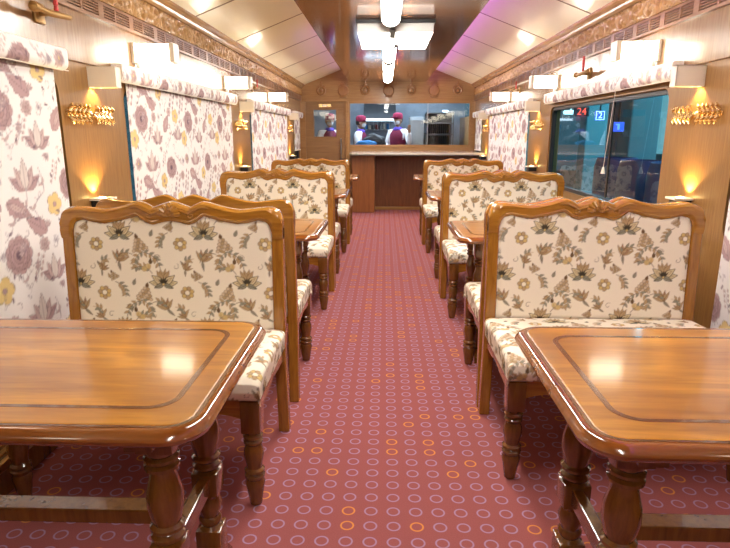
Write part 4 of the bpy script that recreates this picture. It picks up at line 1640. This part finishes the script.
def blob(name, mat, c, r, label, cat, seed=0):
    bm = bmesh.new(); bmesh.ops.create_icosphere(bm, subdivisions=4, radius=1)
    rnd = random.Random(seed)
    ph = [rnd.random() * 6 for _ in range(6)]
    for v in bm.verts:
        n = v.co.copy()
        k = 1 + .10 * math.sin(5 * n.x + ph[0]) * math.cos(4 * n.z + ph[1]) + .05 * math.sin(11 * n.y + ph[2] + 7 * n.x)
        if n.z < -.55: n.z = -.55
        v.co = Vector((n.x * r[0] * k, n.y * r[1] * k, n.z * r[2] * k))
    me = bpy.data.meshes.new(name); bm.to_mesh(me); bm.free()
    me.materials.append(mat)
    for p in me.polygons: p.use_smooth = True
    o = bpy.data.objects.new(name, me); COL.objects.link(o); o.location = c
    return tag(o, label, cat)


blob('cloth_bag', M['bag'], (-.20, YE + .42, 1.075 + .096), (.22, .12, .145), 'black bag lying on the shelf just inside the serving window', 'bag', 2)
blob('cloth_bundle', M['blue'], (-.36, YE + .20, 1.075 + .052), (.20, .08, .075), 'blue cloth bundle in front of the black bag behind the serving window', 'cloth', 5)


# people -------------------------------------------------------------
def skin_mesh(name, pts, edges, radii, mat, parent, root_i=0, sub=2):
    me = bpy.data.meshes.new(name)
    me.from_pydata(pts, edges, [])
    o = bpy.data.objects.new(name, me); COL.objects.link(o); o.parent = parent
    sk = o.modifiers.new('skin', 'SKIN')
    sk.use_smooth_shade = True
    for i, r in enumerate(radii):
        v = me.skin_vertices[0].data[i]
        v.radius = r if isinstance(r, tuple) else (r, r)
        v.use_root = (i == root_i)
    o.modifiers.new('sub', 'SUBSURF').levels = sub
    dg = bpy.context.evaluated_depsgraph_get()
    m2 = bpy.data.meshes.new_from_object(o.evaluated_get(dg))
    o.modifiers.clear(); o.data = m2
    m2.materials.clear(); m2.materials.append(mat)
    for p in m2.polygons: p.use_smooth = True
    return o


def person(loc, rz, label, hand_up=True, hgt=1.68):
    r = thing('person', label, 'person', loc, rz)
    s = hgt / 1.70
    # faces -Y, x to its left is +x
    J = dict(pel=(0, 0, .93), w=(0, .005, 1.08), ch=(0, .01, 1.28), nk=(0, .0, 1.43), nt=(0, -.01, 1.50),
             hl=(.09, 0, .90), kl=(.10, -.02, .50), al=(.10, .0, .09), tl=(.11, -.15, .035),
             hr=(-.09, 0, .90), kr=(-.10, -.02, .50), ar=(-.10, 0, .09), tr=(-.11, -.15, .035),
             sl=(.18, .01, 1.37), sr=(-.18, .01, 1.37))
    if hand_up:
        J['el'] = (.28, -.04, 1.14); J['wl'] = (.31, -.12, 1.38)
        J['er'] = (-.25, -.02, 1.10); J['wr'] = (-.16, -.24, 1.08)
    else:
        J['el'] = (.25, -.04, 1.10); J['wl'] = (.14, -.26, 1.12)
        J['er'] = (-.25, -.04, 1.10); J['wr'] = (-.14, -.26, 1.12)
    K = list(J); P = [tuple(c * s for c in J[k]) for k in K]
    I = {k: i for i, k in enumerate(K)}
    E = [('pel', 'w'), ('w', 'ch'), ('ch', 'nk'), ('nk', 'nt'), ('pel', 'hl'), ('hl', 'kl'), ('kl', 'al'), ('al', 'tl'), ('pel', 'hr'), ('hr', 'kr'), ('kr', 'ar'), ('ar', 'tr'), ('ch', 'sl'), ('ch', 'sr'), ('sl', 'el'), ('el', 'wl'), ('sr', 'er'), ('er', 'wr')]
    R = dict(pel=(.15, .11), w=(.135, .10), ch=(.16, .115), nk=.06, nt=.052, hl=.085, kl=.058, al=.040, tl=.035, hr=.085, kr=.058, ar=.04, tr=.035, sl=.058, sr=.058, el=.042, er=.042, wl=.028, wr=.028)
    # fingers belong to the same skeleton
    RR = [R[k] for k in K]
    EE = [(I[a], I[b_]) for a, b_ in E]
    for side, w in (('l', 'wl'), ('r', 'wr')):
        wv = Vector(P[I[w]]); ev = Vector(P[I['e' + side]])
        d = (wv - ev).normalized(); side_v = d.cross(Vector((0, 0, 1))).normalized() if abs(d.z) < .95 else Vector((1, 0, 0))
        palm = wv + d * .06
        P.append(tuple(palm)); RR.append((.036, .018)); pi_ = len(P) - 1; EE.append((I[w], pi_))
        for f_i, (off, ln) in enumerate(((-.028, .068), (-.010, .078), (.010, .074), (.028, .058))):
            a = palm + side_v * off * .9 + d * .03
            c = a + d * ln * .55; e_ = c + d * ln * .35 + Vector((0, 0, -.015))
            for q, rr_ in ((a, .010), (c, .009), (e_, .008)):
                P.append(tuple(q)); RR.append(rr_)
            n_ = len(P); EE += [(pi_, n_ - 3), (n_ - 3, n_ - 2), (n_ - 2, n_ - 1)]
        a = wv + d * .03 + side_v * .035; c = a + d * .035 + side_v * .02
        for q, rr_ in ((a, .011), (c, .009)):
            P.append(tuple(q)); RR.append(rr_)
        n_ = len(P); EE += [(pi_, n_ - 2), (n_ - 2, n_ - 1)]
    body = skin_mesh('body', P, EE, RR, M['skin'], r)
    # head with face, joined into the body mesh
    bm = bmesh.new(); bmesh.ops.create_uvsphere(bm, u_segments=32, v_segments=24, radius=1)
    for v in bm.verts:
        x, y, z = v.co
        k = 1 - .22 * max(0, -z) ** 1.3
        v.co = Vector((x * .078 * k, y * .098 * (1 - .08 * max(0, -z)) + .0, z * .118))
        if y < -.8 and abs(x) < .22 and -.32 < z < .12: v.co.y -= .022 * (1 - abs(x) / .22)
        if y < -.6 and .08 < z < .28 and .22 < abs(x) < .6: v.co.y += .010
        if abs(abs(x) - .98) < .05 and abs(z) < .25: v.co.x *= 1.12
    bmesh.ops.translate(bm, verts=bm.verts, vec=(0, -.02, 1.60))
    for v in bm.verts: v.co *= s
    bm.from_mesh(body.data)
    bm.to_mesh(body.data); bm.free()
    for p in body.data.polygons: p.use_smooth = True
    for sx in (-1, 1):
        b = MB(); b.lathe([(.001, -.010), (.008, -.006), (.010, 0), (.008, .006), (.001, .010)], 10, (sx * .030 * s, -.108 * s, 1.625 * s), 'Y')
        b.build('eye', M['hair'], r)
    S = lambda k, dr: tuple(x + dr for x in R[k]) if isinstance(R[k], tuple) else R[k] + dr
    def suit(name, keys, edges, dr, mat, root_k, tweak=None):
        Pk = [tuple(c * s for c in J[k]) for k in keys]
        if tweak: Pk = [tweak(k, p) for k, p in zip(keys, Pk)]
        return skin_mesh(name, Pk, [(keys.index(a), keys.index(b_)) for a, b_ in edges], [S(k, dr) for k in keys], mat, r, keys.index(root_k))
    suit('shirt', ['pel', 'w', 'ch', 'nk', 'sl', 'sr', 'el', 'er', 'wl', 'wr'], [('pel', 'w'), ('w', 'ch'), ('ch', 'nk'), ('ch', 'sl'), ('ch', 'sr'), ('sl', 'el'), ('el', 'wl'), ('sr', 'er'), ('er', 'wr')], .012, M['shirt'], 'pel')
    suit('trousers', ['pel', 'hl', 'kl', 'al', 'hr', 'kr', 'ar'], [('pel', 'hl'), ('hl', 'kl'), ('kl', 'al'), ('pel', 'hr'), ('hr', 'kr'), ('kr', 'ar')], .015, M['trouser'], 'pel')
    b = MB(); b.lathe([(.165, .93), (.155, 1.05), (.158, 1.12), (.178, 1.25), (.172, 1.33), (.13, 1.40), (.085, 1.445)], 28, (0, 0, 0), mat=Matrix.Diagonal((s * 1.02, s * .80, s)).to_3x3(), cap=False)
    b.build('waistcoat', M['maroon'], r)
    b = MB(); b.lathe([(.088, 1.40), (.10, 1.425), (.085, 1.455), (.066, 1.475)], 20, (0, -.008, 0), mat=Matrix.Diagonal((s, s, s)).to_3x3(), cap=False)
    b.build('neck_scarf', M['scarf'], r)
    b = MB(); b.lathe([(.088, 1.625), (.094, 1.65), (.096, 1.70), (.085, 1.735), (.045, 1.752), (.001, 1.755)], 24, (0, -.015 * s, 0), mat=Matrix.Diagonal((s, s * 1.15, s)).to_3x3())
    b.box(-.07, .07, -.19, -.09, 1.655, 1.668, .005, Matrix.Diagonal((s, s, s, 1)))
    b.build('cap', M['pinkcap'], r)
    b = MB(); b.lathe([(.03, 1.515), (.052, 1.53), (.064, 1.56), (.066, 1.585), (.055, 1.60)], 20, (0, -.058 * s, 0), mat=Matrix.Diagonal((s, s * .98, s)).to_3x3())
    b.build('face_mask', M['mask'], r)
    b = MB(); b.lathe([(.075, 1.56), (.088, 1.60), (.087, 1.64)], 20, (0, .010 * s, 0), mat=Matrix.Diagonal((s, s, s)).to_3x3())
    b.build('hair', M['hair'], r)
    return r


person((.26, YE + .95, 0), math.radians(-28), 'person in magenta cap, face mask, maroon waistcoat and white sleeves raising one hand', True)
person((-.50, YE + .98, 0), math.radians(75), 'person in magenta cap at the left end of the serving window, behind the bag', False, 1.63)
person((-1.10, YE + .75, 0), math.radians(20), 'person in pink cap seen through the window of the brown door', False, 1.66)

# ------------------------------------------------------------------ platform outside the right window
b = MB(); b.box(XR + .35, 9, -2, 22, -.1, .02)
struct(b.build('floor_platform', M['platform']))
b = MB(); b.box(7.5, 7.6, -2, 22, 0, 3.6)
struct(b.build('wall_platform', M['teal_wall']))
b = MB(); b.box(XR + .35, 9, -2, 22, 3.5, 3.6)
struct(b.build('ceiling_platform', M['teal_wall']))
for k, (y, x) in enumerate(((7.6, 3.2), (10.4, 3.6), (14.5, 3.4))):
    b = MB(); b.box(x - .18, x + .18, y - .18, y + .18, .02, 3.5, .02); b.box(x - .24, x + .24, y - .24, y + .24, .02, .35, .02)
    tag(b.build('platform_pillar', M['teal_wall']), ['nearest teal pillar on the platform outside the uncovered window', 'second teal pillar on the platform behind the signs', 'farthest teal pillar on the platform'][k], 'pillar', 'platform pillars outside')
for k, (x, y0, y1, z0, z1) in enumerate(((7.49, 8.2, 9.4, .9, 2.5), (7.49, 10.2, 11.2, .6, 2.6), (7.49, 13.0, 14.4, 1.0, 2.4), (7.49, 16.0, 18.8, .8, 2.6))):
    root = thing('lit_shopfront', ['bright teal shopfront pane nearest on the platform wall', 'second lit pane on the platform wall', 'third lit pane on the platform wall', 'farthest wide lit pane on the platform wall'][k], 'window', (x, 0, 0), 0, 'lit panes on the platform wall')
    b = MB(); b.box(-.02, 0, y0, y1, z0, z1); b.build('pane', M['glow_teal'], root)
    b = MB()
    for q in ((y0 - .05, y0), (y1, y1 + .05), ((y0 + y1) / 2 - .02, (y0 + y1) / 2 + .02)): b.box(-.05, 0, q[0], q[1], z0 - .05, z1 + .05)
    b.build('frame', M['darkframe'], root)
# signs face the camera end of the platform
s2 = thing('number_sign', 'small blue platform sign with a white 2, seen through the uncovered window', 'sign', (2.67, 7.5, 1.535))
b = MB(); b.box(-.058, .058, 0, .03, -.058, .058, .004); b.build('board', M['glow_blue'], s2)
b = MB()
for q in ((-.052, .052, .046, .052), (-.052, .052, -.052, -.046), (-.052, -.046, -.05, .05), (.046, .052, -.05, .05)): b.box(q[0], q[1], -.004, 0, q[2], q[3])
b.build('border', M['glow_white'], s2)
letters('2', .105, M['glow_white'], (0, -.004, 0), (PI / 2, 0, 0), s2)
b = MB(); b.box(-.008, .008, .005, .02, .058, 1.96); b.build('hanger', M['darkframe'], s2)
s3 = thing('led_sign', 'red glowing number display left of the blue sign outside the window', 'sign', (2.60, 8.0, 1.60))
letters('24', .13, M['glow_red'], (0, -.004, 0), (PI / 2, 0, 0), s3)
b = MB(); b.box(-.10, .10, 0, .03, -.06, .06, .004); b.build('board', M['black'], s3)
b = MB(); b.box(-.008, .008, .005, .02, .058, 1.88); b.build('hanger', M['darkframe'], s3)
s4 = thing('arrow_sign', 'plain blue lit sign to the right of the numbered sign outside the window', 'sign', (2.50, 6.45, 1.385))
b = MB(); b.box(-.06, .06, 0, .03, -.05, .05, .004); b.build('board', M['glow_blue'], s4)
b = MB(); b.box(-.012, .012, -.004, 0, -.03, .03); b.box(-.03, .012, -.004, 0, .018, .03); b.build('glyph', M['glow_teal'], s4)
b = MB(); b.box(-.008, .008, .005, .02, .05, 2.11); b.build('hanger', M['darkframe'], s4)
for k in range(3):
    bn = thing('platform_bench', ['blue moulded bench seat nearest the window outside', 'middle blue moulded bench seat outside', 'farther blue moulded bench seat outside'][k], 'bench', (2.75, 5.6 + k * .72, .02), 0, 'blue bench seats on the platform')
    b = MB()
    b.lathe([(.26, .42), (.30, .45), (.30, .9), (.27, 1.02), (.245, 1.02), (.27, .9), (.27, .47), (.001, .47)], 24, (0, 0, 0), mat=Matrix.Diagonal((.8, 1, 1)).to_3x3())
    b.build('shell', M['seatblue'], bn)
    b = MB(); b.lathe([(.16, 0), (.03, .03), (.03, .43)], 14); b.build('pedestal', M['darkframe'], bn)
b = MB(); b.lathe([(.001, 0), (.10, .0), (.12, .03), (.10, .06), (.001, .06)], 18, (2.95, 9.6, 1.62))
b.lathe([(.008, .06), (.008, 1.88)], 8, (2.95, 9.6, 1.62))
tag(b.build('platform_lamp', M['glow_white']), 'small white disc lamp at the far left of the view through the window', 'lamp')
